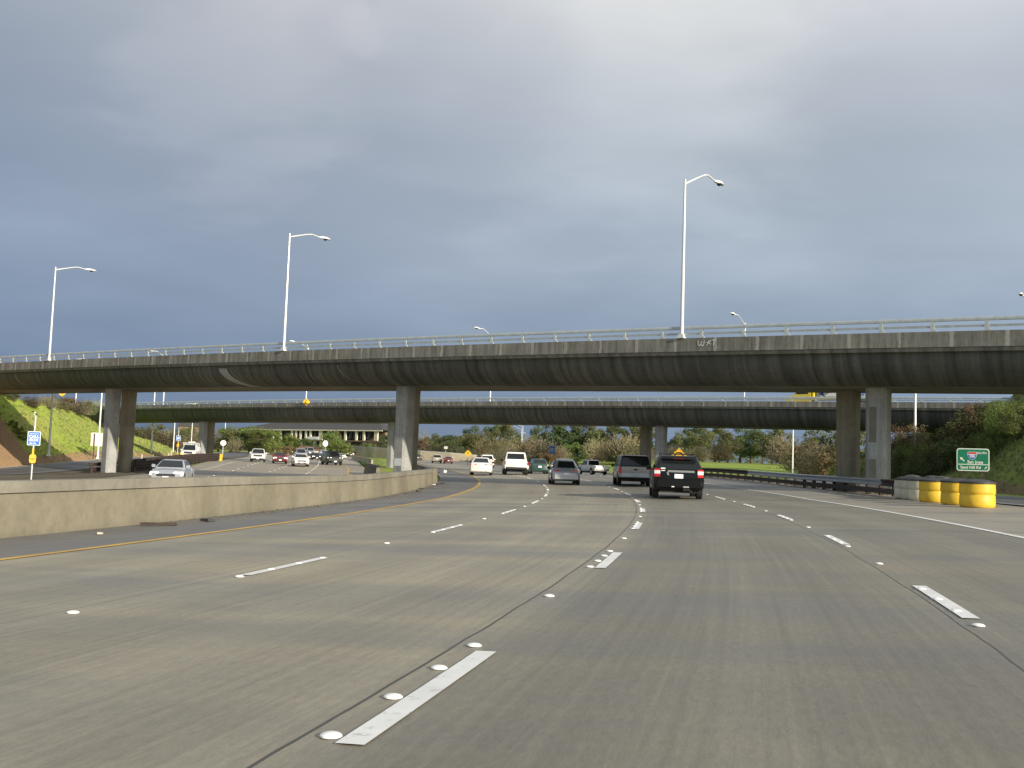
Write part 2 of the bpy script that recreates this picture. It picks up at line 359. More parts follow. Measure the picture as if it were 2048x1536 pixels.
base=ramp(nt,dz,[(0.0,lin(98,116,146)),(.07,lin(118,136,166)),(.14,lin(138,153,178)),(.22,lin(151,163,184)),(.30,lin(153,163,181)),(.37,lin(170,177,191)),(.44,lin(190,194,204)),(1.0,lin(182,190,204))])
az=mth(nt,'DIVIDE',dx,mth(nt,'MAXIMUM',mth(nt,'ABSOLUTE',dy),.2))
azf=N(nt,'ShaderNodeMapRange',{0:az,1:-.5,2:.55,3:0.0,4:1.0}).outputs[0]
base=mixc(nt,1.0,base,ramp(nt,azf,[(0,(.80,.84,.90)),(.45,(.98,.985,.99)),(1,(1.13,1.14,1.13))]),'MULTIPLY')
base=mixc(nt,.9,base,ramp(nt,nA,[(.30,(.90,.91,.93)),(.5,(.98,.98,.99)),(.68,(1.10,1.09,1.08))]),'MULTIPLY')
base=mixc(nt,.7,base,ramp(nt,nB,[(.34,(.93,.94,.95)),(.52,(1,1,1)),(.7,(1.08,1.07,1.06))]),'MULTIPLY')
base=mixc(nt,.7,base,ramp(nt,nC,[(.36,(.94,.94,.96)),(.66,(1.06,1.06,1.05))]),'MULTIPLY')
base=mixc(nt,1.0,base,(.93,.91,.82),'MULTIPLY')
def lobe(px,py,deg,gain):
    global base
    v=Vector(ray(px,py)).normalized(); q=N(nt,'ShaderNodeVectorMath',{0:d,1:tuple(v)},operation='DOT_PRODUCT').outputs['Value']
    f=N(nt,'ShaderNodeMapRange',{0:mth(nt,'ADD',q,mth(nt,'MULTIPLY',mth(nt,'SUBTRACT',nB,.5),.035)),1:math.cos(R(deg)),2:1.0,3:0.0,4:1.0},interpolation_type='SMOOTHSTEP').outputs[0]
    base=mixc(nt,f,base,gain,'MULTIPLY')
lobe(1180,20,15,(1.27,1.24,1.20)); lobe(470,190,7,(1.13,1.09,1.07)); lobe(1330,320,9,(1.05,1.05,1.04)); lobe(930,120,8,(.86,.87,.90)); lobe(60,640,22,(.92,.93,.96)); lobe(980,440,16,(.94,.95,.97)); lobe(1900,60,10,(.97,.97,1.0))
cb=N(nt,'ShaderNodeBackground',{'Color':base,'Strength':1.0}); sb=N(nt,'ShaderNodeBackground',{'Color':sky.outputs[0],'Strength':.10})
cover=N(nt,'ShaderNodeMapRange',{0:dy,1:-.5,2:.25,3:.55,4:.97}).outputs[0]
ms=N(nt,'ShaderNodeMixShader',{0:cover,1:sb.outputs[0],2:cb.outputs[0]}); wo=N(nt,'ShaderNodeOutputWorld'); nt.links.new(ms.outputs[0],wo.inputs[0])
S.view_settings.view_transform='Standard'; S.view_settings.look='None'; S.view_settings.exposure=.42; S.view_settings.gamma=1
# ------------------------------------------------------------------ ground and roads
def polyat(P,t):  # resample helper: P list of points with cumulative plan length, t in [0,1]
    Ls=[0.0]
    for a,b in zip(P,P[1:]): Ls.append(Ls[-1]+math.hypot(b[0]-a[0],b[1]-a[1]))
    d=t*Ls[-1]
    for i in range(len(P)-1):
        if d<=Ls[i+1] or i==len(P)-2:
            f=(d-Ls[i])/max(1e-6,Ls[i+1]-Ls[i]); return tuple(P[i][k]+(P[i+1][k]-P[i][k])*f for k in range(len(P[i])))
def smooth(P,n):
    # Catmull-Rom through P
    out=[]
    Q=[P[0]]+list(P)+[P[-1]]
    for i in range(1,len(Q)-2):
        for j in range(n):
            t=j/n; a,b,c,d=Q[i-1],Q[i],Q[i+1],Q[i+2]
            out.append(tuple(.5*((2*b[k])+(-a[k]+c[k])*t+(2*a[k]-5*b[k]+4*c[k]-d[k])*t*t+(-a[k]+3*b[k]-3*c[k]+d[k])*t**3) for k in range(len(b))))
    out.append(tuple(P[-1])); return out
def strip_so(name,o0,o1,s0,s1,dz,mat,ds=1.0,na=4,kind='structure',uv=True):
    mb=MB(); n=int((s1-s0)/ds)+1
    f0=o0 if callable(o0) else (lambda s:o0); f1=o1 if callable(o1) else (lambda s:o1)
    for i in range(n):
        s=s0+(s1-s0)*i/(n-1)
        for k in range(na+1):
            u=f0(s)+(f1(s)-f0(s))*k/na; mb.v.append(rp(s,u,dz)); mb.uv[len(mb.v)-1]=(u,s)
    for i in range(n-1):
        for k in range(na):
            a=i*(na+1)+k; mb.f.append((a,a+1,a+na+2,a+na+1)); mb.m.append(0); mb.sm.append(True)
    o=mb.build(name,mat,fixn=False); 
    if kind: struct(o,kind)
    return o
def strip_xy(name,Lp,Rp,dz,mat,n=120,na=8,kind='structure'):
    mb=MB(); acc=0; pm_=None
    for i in range(n+1):
        a=polyat(Lp,i/n); b=polyat(Rp,i/n)
        mid=((a[0]+b[0])/2,(a[1]+b[1])/2)
        if pm_: acc+=math.hypot(mid[0]-pm_[0],mid[1]-pm_[1])
        pm_=mid; w=math.hypot(b[0]-a[0],b[1]-a[1])
        for k in range(na+1):
            t=k/na; X=a[0]+(b[0]-a[0])*t; Y=a[1]+(b[1]-a[1])*t
            mb.v.append((X,Y,gz(X,Y)+dz)); mb.uv[len(mb.v)-1]=(w*t,acc)
    for i in range(n):
        for k in range(na):
            q=i*(na+1)+k; mb.f.append((q,q+1,q+na+2,q+na+1)); mb.m.append(0); mb.sm.append(True)
    o=mb.build(name,mat,fixn=False)
    if kind: struct(o,kind)
    return o
# ground sheet
def axis(pairs):
    out=[]; 
    for a,b,st in pairs:
        n=max(1,int(round((b-a)/st))); out+=[a+(b-a)*i/n for i in range(n)]
    out.append(pairs[-1][1]); return out
gx=axis([(-3000,-400,260),(-400,-120,20),(-120,-42,3),(-42,18,3),(18,90,3),(90,400,20),(400,3000,260)])
gy=axis([(-300,-40,40),(-40,140,3),(140,300,5),(300,700,25),(700,3500,280)])
mb=MB()
for y in gy:
    for x in gx: mb.v.append((x,y,gz(x,y)-.10+.03*mnoise.noise((x*.11,y*.11,0))))
nx=len(gx)
for j in range(len(gy)-1):
    for i in range(nx-1): mb.f.append((j*nx+i,j*nx+i+1,(j+1)*nx+i+1,(j+1)*nx+i)); mb.m.append(0); mb.sm.append(True)
struct(mb.build('ground',M['grass'],fixn=False))
# our carriageway: lanes, left shoulder, right shoulder, gravel gore, exit ramp
YO,RO=-7.60,7.11
strip_so('freeway_road',YO-.15,lambda s:RO+.12+(3.6*sm(60,90,s)),-38,300,0,M['road'],1.0,10)
strip_so('left_shoulder',-10.35,YO-.16,-38,230,-.006,M['asphalt'],1.0,3)
strip_so('gravel_gore',lambda s:RO+.13,lambda s:12.9 if s<48 else 12.4,-38,60,-.006,M['gravel'],1.0,4)
strip_so('right_shoulder',lambda s:RO+.13+3.6*sm(60,90,s),lambda s:12.4+1.5*sm(70,95,s),60,220,-.008,M['asphalt'],1.0,3)
strip_so('exit_ramp',lambda s:13.1+.02*max(0,s-20),lambda s:20.5+.02*max(0,s-20),-38,150,-.012,M['ramp'],1.0,4)
# opposing carriageway
shR=[rp(-30,-13.2)[:2],rp(20,-13.2)[:2],rp(60,-14.2)[:2],(-11.5,90),(-14.7,107.1),(-21.5,150),(-32.8,222),(-45,300)]
shL=[rp(-30,-29)[:2],rp(20,-30)[:2],rp(60,-33)[:2],(-30.8,90),(-32.8,107),(-38,135),(-47.5,185),(-60,240),(-75,300)]
OPR=[(a,b) for a,b in smooth(shR,10)]; OPL=[(a,b) for a,b in smooth(shL,10)]
strip_xy('opposing_road',OPL,OPR,0.0,M['road2'],160,10)
strip_xy('median_strip',[(a+.2,b) for a,b in OPR[:32]],[rp(s,-11.6)[:2] for s in range(-30,66,4)],-.012,M['asphalt'],60,2)
# left entry ramp between bank foot and rusty rail
rpL=[(-43,10),(-45,50),(-47.5,80),(-46.8,103),(-46.3,116),(-49.8,140),(-55,165),(-62,200),(-69,240),(-78,300)]
rpR=[(-36,10),(-37.5,50),(-39.8,80),(-40.0,103),(-39.5,118),(-41.5,138),(-46,160),(-52,195),(-59,240),(-67,300)]
RL=smooth(rpL,8); RR=smooth(rpR,8)
strip_xy('entry_ramp',RL,RR,-.004,M['ramp'],110,5)
strip_xy('gore_dirt',RR,[(a-.3,b) for a,b in OPL[:60]],-.03,soil_mat('dirty gravel median',(.12,.11,.085),(.17,.155,.12),(.10,.085,.06),False,.6),100,4)
# ------------------------------------------------------------------ painted lines (paint on the road)
def worn(name,c):
    m=pm(name,c,.55,0,.10,2.0); nt=m.node_tree; b=nt.nodes['Principled BSDF']; src=b.inputs['Base Color'].links[0].from_socket
    f=ramp(nt,noi(nt,objco(nt),9.0,6,.75),[(.34,(.6,.6,.6)),(.44,(0,0,0))]); nt.links.new(mixc(nt,f,src,(.30,.29,.26)),b.inputs['Base Color']); return m
M['lineyellow']=pm('worn yellow line',(.62,.38,.06),.55,0,.25,1.2); M['linewhite']=worn('worn white line',(.74,.74,.72))
def line_so(name,off,s0,s1,w,mat,ds=.8): return strip_so(name,off-w/2,off+w/2,s0,s1,.009,mat,ds,1)
line_so('yellow_edge_line',YO,-30,220,.15,M['lineyellow'])
line_so('white_edge_line',RO,-30,75,.15,M['linewhite'])
for nm_,(off,st) in {'left':(-3.66,11.2-8.33*5),'middle':(0.14,5.0-8.4*4),'right':(3.65,9.4-8.3*5)}.items():
    mb=MB()
    for i in range(26):
        a=st+8.35*i; n=4
        if a>170: break
        b0=len(mb.v)
        for j in range(n+1):
            s=a+.08+2.4*j/n
            for q in (-.07,.07): mb.v.append(rp(s,off+q-(.08 if nm_=='middle' and i>5 else 0),.009))
        for j in range(n): mb.f.append((b0+2*j,b0+2*j+1,b0+2*j+3,b0+2*j+2)); mb.m.append(0); mb.sm.append(False)
    struct(mb.build('dashed_lane_line',M['linewhite'],fixn=False))
def line_xy(name,P,w,mat,n=60):
    Lp=[];Rp=[]
    for i,p in enumerate(P):
        a=P[max(0,i-1)];b=P[min(len(P)-1,i+1)]; dx_,dy_=b[0]-a[0],b[1]-a[1]; l=math.hypot(dx_,dy_)
        Lp.append((p[0]-dy_/l*w/2,p[1]+dx_/l*w/2)); Rp.append((p[0]+dy_/l*w/2,p[1]-dx_/l*w/2))
    return strip_xy(name,Lp,Rp,.012,mat,n,1)
opY=smooth([rp(-20,-15.6)[:2],rp(40,-16.2)[:2],(-12.6,80),(-14.5,93.5),(-18.0,115.4),(-25,150),(-36.3,222),(-50,300)],8)
opW=smooth([rp(-20,-28)[:2],rp(40,-30.5)[:2],(-27.6,82),(-28.7,92.8),(-30.2,106.7),(-33.5,128),(-43,180),(-56,240)],8)
line_xy('yellow_edge_line',opY,.16,M['lineyellow'],90); line_xy('white_edge_line',opW,.15,M['linewhite'],90)
line_xy('ramp_edge_line',[(x+1.0,y) for x,y in RL],.13,M['linewhite'],80); line_xy('ramp_edge_line',[(x-.9,y) for x,y in RR[:44]],.13,M['linewhite'],60)
# bank-foot kerb (pale concrete gutter)
line_xy('gutter',[(x+.1,y) for x,y in RL],.45,M['concrete_pale'],80)
line_so('white_edge_line',13.6,-20,60,.12,M['linewhite'])
# ------------------------------------------------------------------ raised ceramic dots, each a thing
mb=MB(); mb.lathe([(.062,0),(.060,.008),(.045,.017),(.020,.0215),(.002,.022)],n=12)
mb.add([],[])
M['dot']=worn('scuffed white ceramic',(.80,.80,.77))
dot0=None
def dot(p,label,grp,sc=1.0):
    global dot0
    if dot0 is None:
        dot0=mb.build('raised_road_marker',M['dot']); o=dot0
    else:
        o=dot0.copy(); COL.objects.link(o)
    o.location=p; o.scale=(sc,sc,sc); tag(o,label,'road marker',grp); return o
for nm,off,st in (('left',-3.66,11.2-8.33),('middle',0.0,5.0),('right',3.62,9.3-8.33)):
    for i in range(13):
        a=st+8.37*i
        for j in range(4):
            s=a+.83*j
            if s<1.2 or (s>60 and j in(1,2)): continue
            dot(rp(s,off,.004),'white dot, %s of four in the %s dash from the camera, %s lane line'%(ORD[j],ORD[i],nm),'raised dots on our lane lines',.86)
        s=a+5.35
        dot(rp(s,off,.004),'lone white dot after the %s dash from the camera, %s lane line'%(ORD[i],nm),'raised dots on our lane lines',.86)
OPL1=[(-22.5,78),(-25.4,93.6),(-26.6,101.5),(-28.2,113),(-30,124),(-34,145),(-42,190)]
OPL2=[(-18.2,75),(-19.8,82.1),(-21.9,94.5),(-24.2,112),(-27.5,132),(-34,170)]
OPL3=[(-14.9,75),(-17.7,90.7),(-19.2,101),(-21.0,113),(-23.2,126.4),(-27.5,150),(-31,173)]
for nm,P in (('outer',OPL1),('centre',OPL2),('inner',OPL3)):
    Q=smooth(P,10); k=0; Lt=sum(math.hypot(b[0]-a[0],b[1]-a[1]) for a,b in zip(Q,Q[1:])); n=int(Lt/4.2)
    for i in range(n):
        x,y=polyat(Q,i/n)
        dot((x,y,gz(x,y)+.004),'%s white dot from the near end of the %s oncoming lane line'%(ORD[i] if i<26 else 'farthest',nm),'raised dots on the oncoming lanes',1.5)
# ------------------------------------------------------------------ barriers, rails
def wall_path(name,pts,h,mat,label,cap=None,capmat=None,th0=.38,th1=.2,group=None):
    # pts: plan points; tapered concrete barrier with optional cap part
    t=thing(name,label,'barrier wall',(0,0,0),0,group); mb=MB(); rings=[]; rc=[]
    for i,p in enumerate(pts):
        a=pts[max(0,i-1)];b=pts[min(len(pts)-1,i+1)]; dx_,dy_=b[0]-a[0],b[1]-a[1]; l=math.hypot(dx_,dy_) or 1
        n=(-dy_/l,dx_/l); z=gz(p[0],p[1])-.12; hh=h(i) if callable(h) else h; top=z+.12+hh-(cap or 0)
        def P(o,zz): return (p[0]+n[0]*o,p[1]+n[1]*o,zz)
        rings.append([P(-th0/2,z),P(-th0/2,z+.20),P(-th1/2-.02,z+.55),P(-th1/2,top),P(th1/2,top),P(th1/2+.02,z+.55),P(th0/2,z+.20),P(th0/2,z)])
        if cap: rc.append([P(-th1/2-.03,top+.012),P(-th1/2-.03,top+cap),P(th1/2+.03,top+cap),P(th1/2+.03,top+.012)])
    mb.loft(rings,smooth=False).build('wall_body',mat,t)
    if cap:
        MB().loft(rc,smooth=False).build('wall_cap',capmat,t)
        MB().loft([[(q[0][0]*.97+q[3][0]*.03,q[0][1]*.97+q[3][1]*.03,q[0][2]-.012),(q[0][0]*.97+q[3][0]*.03,q[0][1]*.97+q[3][1]*.03,q[0][2]+.01),(q[3][0]*.97+q[0][0]*.03,q[3][1]*.97+q[0][1]*.03,q[0][2]+.01),(q[3][0]*.97+q[0][0]*.03,q[3][1]*.97+q[0][1]*.03,q[0][2]-.03)] for q in rc],smooth=False).build('joint',M['trim'],t)
    return t
wp=[rp(s,-10.62)[:2] for s in range(-34,66,2)]
wall_path('median_barrier',wp,lambda i:.955-.015*math.sin(i*.4),M['wall'],'long tan concrete median barrier with grey cap beside the left shoulder',.22,M['wallcap'],.34,.26)
e=rp(69.2,-10.62); 
wall_path('barrier_return',[rp(64.9,-10.58)[:2],rp(65.6,-10.46)[:2],rp(66.3,-10.42)[:2]],.94,M['wall'],'short angled grey end of the median barrier beside debris on the shoulder',None,None,.36,.26)
wall_path('barrier',[rp(s,-11.25-(s-70)*.02)[:2] for s in range(70,118,3)],.80,M['wall'],'low concrete barrier curving away behind the middle column',None,None,.40,.22)
wall_path('barrier',[(-8.3,66),(-9.0,72),(-10.3,80),(-11.5,88),(-13.2,96)],.92,M['wall'],'short grey concrete barrier left of the middle column by the grass patch',None,None,.44,.24)
wall_path('barrier',[(-16.5,125),(-20,150),(-27,190),(-34,225)],.85,M['farwall'],'tan concrete barrier beyond the grass patch, left of the middle column',None,None,.4,.22)
# small grass patch in the median
P=[bp(714,919),bp(722,916),bp(757,917),bp(768,925),bp(752,938),bp(737,938)]
mb=MB(); c=(sum(p[0] for p in P)/6,sum(p[1] for p in P)/6)
mb.v=[(p[0],p[1],gz(p[0],p[1])+.03) for p in P]+[(c[0],c[1],gz(*c)+.25)]
for i in range(6): mb.f.append((i,(i+1)%6,6)); mb.m.append(0); mb.sm.append(True)
struct(mb.build('grass_patch',M['bank2'],fixn=False))
# retaining wall far round the bend + dark fence above it
wpts=[(690,907,894,268),(745,912,896,259),(800,916,900,252),(840,922,903,248),(900,926,907,245),(945,931,911,244),(1010,937,917,244)]
t=thing('retaining_wall','long tan retaining wall along the far bend behind the distant cars','wall')
ra=[];rb=[]
for px,yb,yt,Y in wpts:
    b=at(px,yb,Y); tp=at(px,yt,Y); ra.append([(b[0],b[1],gz(b[0],b[1])-.4),(b[0],b[1],tp[2]),(b[0]+.15,b[1]+.4,tp[2]),(b[0]+.15,b[1]+.4,gz(b[0],b[1])-.4)])
    rb.append([(b[0]+.05,b[1]+.1,tp[2]),(b[0]+.05,b[1]+.1,tp[2]+.25),(b[0]+.12,b[1]+.3,tp[2]+.25),(b[0]+.12,b[1]+.3,tp[2])])
MB().loft(ra,smooth=False).build('wall_body',M['farwall'],t); MB().loft(rb,smooth=False).build('wall_coping',M['concrete_pale'],t)
t=thing('chain_fence','dark low fence standing on top of the tan retaining wall','fence')
mb=MB(); 
for a,b in zip(rb,rb[1:]):
    p=Vector(a[1]);q=Vector(b[1]); n=int((q-p).length/2.6)+1
    for k in range(n):
        c=p.lerp(q,k/n); mb.tube([c+Vector((.03,.08,0)),c+Vector((.03,.08,1.25))],.05,5)
    for hgt in (.3,.55,.8,1.05,1.25): mb.tube([p+Vector((.03,.08,hgt)),q+Vector((.03,.08,hgt))],.045,4)
mb.build('fence_mesh',M['wood'],t)
def guardrail(name,path,label,beammat,heights,postmat,step=1.9,split=None,group=None,post_h=.72,side=1,rub=False):
    t=thing(name,label,'guardrail',(0,0,0),0,group)
    Q=path
    def frame(i):
        a=Q[max(0,i-1)];b=Q[min(len(Q)-1,i+1)]; l=math.hypot(b[0]-a[0],b[1]-a[1]); return ((b[1]-a[1])/l*side,-(b[0]-a[0])/l*side)
    for hz in heights:
        for seg,(i0,i1,mt) in enumerate(split or [(0,len(Q)-1,beammat)]):
            rings=[]
            for i in range(i0,i1+1):
                p=Q[i]; n=frame(i); z=gz(p[0],p[1])
                prof=[(.02,-.155),(.085,-.13),(.085,-.075),(.02,-.02),(.02,.02),(.085,.075),(.085,.13),(.02,.155),(.005,.155),(.005,-.155)]
                rings.append([(p[0]+n[0]*o,p[1]+n[1]*o,z+hz+dz_) for o,dz_ in prof])
            MB().loft(rings,smooth=False).build('beam',mt,t)
    if rub:
        rings=[]
        for i,p in enumerate(Q):
            n=frame(i); z=gz(p[0],p[1]); rings.append([(p[0]+n[0]*o,p[1]+n[1]*o,z+q) for o,q in ((-.05,.10),(.05,.10),(.05,.34),(-.05,.34))])
        MB().loft(rings,smooth=False).build('rub_rail',M['wood'],t)
    L=sum(math.hypot(b[0]-a[0],b[1]-a[1]) for a,b in zip(Q,Q[1:])); n=int(L/step)
    for i in range(n+1):
        x,y=polyat(Q,i/n); j=min(len(Q)-1,int(i/n*(len(Q)-1))); nn=frame(j); z=gz(x,y)
        rz=math.atan2(nn[1],nn[0])
        o=MB().box((0,0,post_h/2-.1),(.16,.20,post_h+.2)).box((.13,0,heights[-1]),(.12,.15,.33)).build('post',postmat,t)
        o.location=(x-nn[0]*.2,y-nn[1]*.2,z); o.rotation_euler=(0,0,rz)
    return t
gr=[rp(s,11.55+(.0 if s<80 else .02*(s-80)))[:2] for s in [45.6,47,48.5]+list(range(50,126,3))]
guardrail('guardrail',gr,'long galvanised guardrail with a rusty near end beside the right shoulder',M['guard'],[.60],M['wood'],1.9,[(2,11,M['guard']),(11,len(gr)-1,M['rust']),(0,2,M['rust'])],side=-1,rub=True)
lr=smooth([(-33.5,93.2),(-33.45,96),(-33.6,100),(-34.2,110),(-35.4,122),(-36.6,131)],5)
guardrail('guardrail',lr,'dark rusty triple-beam guardrail in front of the left pair of columns',M['rust'],[.22,.52,.80],M['wood'],2.2,group=None,post_h=.95)
lr2=smooth([(-36.1,89.5),(-36.2,95),(-36.3,104),(-36.6,114),(-37.2,124),(-37.6,130)],5)
guardrail('guardrail',lr2,'dark rusty guardrail on the ramp side behind the left pair of columns',M['rust'],[.30,.72],M['wood'],2.2,side=-1,post_h=.9)
# ------------------------------------------------------------------ crash cushion of sand barrels
def barrel(mat,label,s,off,r=.47,h=.98,grp='sand barrels of the crash cushion'):
    p=rp(s,off); t=thing('sand_barrel',label,'crash barrel',p,random.random()*6,grp)
    prof=[(r*.93,0),(r*.97,.03),(r,.10),(r*.985,.38),(r*.955,.40),(r*.955,.42),(r*1.0,.445),(r*1.01,.52),(r*.985,.78),(r*.97,.785)]
    MB().lathe(prof,n=28).build('barrel_body',mat,t,sharp=50)
    MB().lathe([(r*1.03,.77),(r*1.04,.785),(r*1.04,.815),(r*1.0,.835),(r*.6,.905),(r*.2,.93),(.01,.93)],n=28).build('lid',M['lid'],t,sharp=50)
    return t
fr=[('cream',1813,996),('cream',1829,998),('cream',1843,999.5),('yellow',1868,1003),('yellow',1916,1008),('yellow',1957,1013.5)]
fr=[(m,)+so(bp(px,py+1)) for m,px,py in fr]
lb=['cream sand barrel with black lid, farthest of the front row','cream sand barrel, second from the far end of the front row','cream sand barrel touching the first yellow one in the front row','yellow sand barrel beside the cream ones in the front row','yellow sand barrel in the middle of the front row of yellow ones','yellow sand barrel nearest the camera with a scuffed base']
for (m,s,o),l in zip(fr,lb): tb=barrel(M[m],l,s,o,.48 if m=='cream' else .56)
mb=MB(); 
tb2=tb
barrel(M['cream'],'cream sand barrel in the back row of the crash cushion',*so(bp(1824,981)))
barrel(M['yellow'],'yellow sand barrel in the back row behind the cream one',*so(bp(1866,983)))
barrel(M['yellow'],'yellow sand barrel in the back row nearest the green sign',*so(bp(1884,984)))
# timber and rubbish
def debris(name,label,p,dims,rz,mat,cat='debris'):
    mb=MB(); 
    x,y,z=[d/2 for d in dims]
    v=[(-x,-y,0),(x*.9,-y*.8,0),(x,y,0),(-x*.8,y*.9,0),(-x,-y*.8,dims[2]),(x*.8,-y*.7,dims[2]*1.2),(x*.9,y,dims[2]*.9),(-x*.9,y*.8,dims[2])]
    mb.hexa(v); o=mb.build(name,mat); o.location=p; o.rotation_euler=(0,0,rz); return tag(o,label,cat)
debris('broken_board','dark broken board lying at the foot of the median barrier',bp(318,1050,.01),(.75,.14,.05),.35,M['rust'])
for i,(px,py,l,m) in enumerate([(842,978,'rust coloured scrap on the shoulder before the barrier end','rust'),(838,983,'small reddish scrap beside the median barrier','rust'),(868,970,'white scrap at the foot of the barrier end','white'),(876,969,'dark scrap beside the barrier end','trim'),(885,967,'rusty scrap strip right of the barrier end','rust'),(890,945,'white bag lying on the shoulder right of the barrier end','white'),(878,946,'orange brown leaf pile on the shoulder beyond the barrier end','rust'),(200,1068,'pale paper scrap at the foot of the near median barrier','cream'),(415,1042,'dark clod at the foot of the median barrier','trim'),(1696,989,'white scrap on the right shoulder before the guardrail','white'),(1660,985,'small white scrap on the right shoulder','white')]):
    debris('litter',l,bp(px,py,.01),((.28,.2,.05) if i<5 or i in(6,8) else (.30,.2,.22) if i==5 else (.14,.10,.03)),i*.7,M[m],'litter')
mb=MB()
for i in range(1500):
    s=random.uniform(49,100); u=12.05-abs(random.gauss(0,.35)); p=rp(s,u,.01+random.random()*.10); q=random.uniform(.04,.11); a=random.random()*6
    mb.add([(p[0]-q*math.cos(a),p[1]-q*math.sin(a),p[2]),(p[0]+q*.6*math.sin(a),p[1]-q*.6*math.cos(a),p[2]+random.uniform(-.02,.06)),(p[0]+q*math.cos(a),p[1]+q*math.sin(a),p[2]+random.uniform(0,.07))],[(0,1,2)])
struct(mb.build('leaf_litter',L_['rust'],fixn=False),'stuff')
mb=MB()
for i in range(900):
    s=random.uniform(22,68); u=-10.3+abs(random.gauss(0,.45)); p=rp(s,u,.004); q=random.uniform(.012,.04); a=random.random()*6
    mb.add([(p[0]-q*math.cos(a),p[1]-q*math.sin(a),p[2]),(p[0]+q*.7*math.sin(a),p[1]-q*.7*math.cos(a),p[2]+.012),(p[0]+q*math.cos(a),p[1]+q*math.sin(a),p[2]+.004)],[(0,1,2)])
struct(mb.build('grit',M['wood'],fixn=False),'stuff')
# ------------------------------------------------------------------ banks
BANKS=[]
def bank(name,foot,top,mat,nv=14,nu=8,bare=None,back=None,bump=.35):
    Fp=smooth(foot,nu); Tp=smooth(top,nu); mb=MB(); cols=nv+1+(3 if back else 0); att=[]
    for i,(a,b) in enumerate(zip(Fp,Tp)):
        for j in range(nv+1):
            t=j/nv; q=[a[k]+(b[k]-a[k])*t for k in range(3)]
            q[2]=a[2]+(b[2]-a[2])*(t**1.05 if t<.9 else t-(t-.9)*.0)
            nz=mnoise.noise((q[0]*.23,q[1]*.23,3))*bump*(1 if 0<j<nv else .4)+mnoise.noise((q[0]*.9,q[1]*.9,7))*bump*.25
            mb.v.append((q[0],q[1],q[2]+nz-(.25 if j==0 else 0))); att.append(bare(i/(len(Fp)-1),t,q) if bare else 0)
        if back:
            for j,(d_,dz_) in enumerate(((4,.15),(25,.1),(90,-.3))):
                mb.v.append((b[0]+back[0]*d_,b[1]+back[1]*d_,b[2]+dz_)); att.append(.2)
    for i in range(len(Fp)-1):
        for j in range(cols-1):
            k=i*cols+j; mb.f.append((k,k+1,k+cols+1,k+cols)); mb.m.append(0); mb.sm.append(True)
    o=mb.build(name,mat,fixn=True); at_=o.data.attributes.new('bare','FLOAT','POINT')
    for k,v_ in enumerate(att): at_.data[k].value=v_
    o['n_']=0
    del o['n_']
    BANKS.append(o); return struct(o)
lf=[(-47,66),(-47.6,84),(-47.0,103),(-46.6,116),(-50.2,140),(-55.5,165),(-62.5,195),(-67.5,212)]
lf=[(x,y,gz(x,y)) for x,y in lf]
lt=[(-62,80,8.6),(-60.5,98,8.7),at(70,806,122),at(125,816,140),at(165,829,155),at(193,858,172),at(285,877,198),at(345,898,216)]
def bareL(u,t,q):
    e=at_px(q); px=e[0]
    b=sm(52,20,px-(912-e[1])*-.30-0) if False else 0
    # bare dry soil under the shelter of the bridge deck, and scuffed earth along the foot
    dn=(q[0]-0)*.593+(q[1]-57.0)*.805
    b=sm(11.5,8.0,dn+1.0*mnoise.noise((q[0]*.3,q[1]*.3,1)))
    b=max(b,.75*sm(.22,.10,t+.05*mnoise.noise((q[0]*.25,q[1]*.25,5))))
    return b
def at_px(q): return proj(q)
bank('embankment',lf,lt,M['bank'],16,9,bareL,(-.8,.6))
rf=[(31,20),(31.5,45),(32,58),(33,75),(33.5,92),(35,114)]
rf=[(x-1.5,y,gz(x,y)) for x,y in rf]
rt=[(52,32,7.6),(50,52,7.4),at(2100,775,78),at(2020,800,90),at(1925,820,100),at(1850,862,113),at(1745,905,122)]
bank('embankment',rf,rt,M['bank2'],14,9,lambda u,t,q:.7*sm(.16,.05,t),(.85,.5))

# grass tufts growing on the banks: uncountable
def tufts(name,o,n,mat,hmin,hmax,seed,keep):
    rnd=random.Random(seed); me=o.data; ps=[p for p in me.polygons if keep(p.center)]
    ws=[p.area for p in ps]; mb=MB()
    for p in rnd.choices(ps,ws,k=n):
        v=[me.vertices[i].co for i in p.vertices]; a,b=rnd.random(),rnd.random()
        q=(v[0].lerp(v[1],a)).lerp(v[3].lerp(v[2],a),b) if len(v)==4 else v[0]
        if o.data.attributes['bare'].data[p.vertices[0]].value>rnd.uniform(.35,1.0): continue
        for k in range(3):
            th=rnd.random()*6.28; w=rnd.uniform(.05,.13); h=rnd.uniform(hmin,hmax); l=Vector((math.cos(th),math.sin(th),0))
            c=q+Vector((rnd.uniform(-.2,.2),rnd.uniform(-.2,.2),-.03)); mb.add([c-l*w,c+l*w,c+l*w*.3+Vector((rnd.uniform(-.1,.1),rnd.uniform(-.1,.1),h))],[(0,1,2)])
    return struct(mb.build(name,mat,fixn=False),'stuff')
GL=leaf_mat('bank grass blades',[(.20,.22,.045),(.29,.33,.06),(.42,.40,.13)],.3)
GR=leaf_mat('rough bank grass blades',[(.14,.165,.05),(.24,.27,.08),(.34,.32,.14)],.3)
tufts('bank_grass',BANKS[0],9000,GL,.10,.30,3,lambda c:c.y<215 and c.x>-72)
tufts('bank_grass',BANKS[1],9000,GR,.12,.40,4,lambda c:c.x<50 and 30<c.y<118)
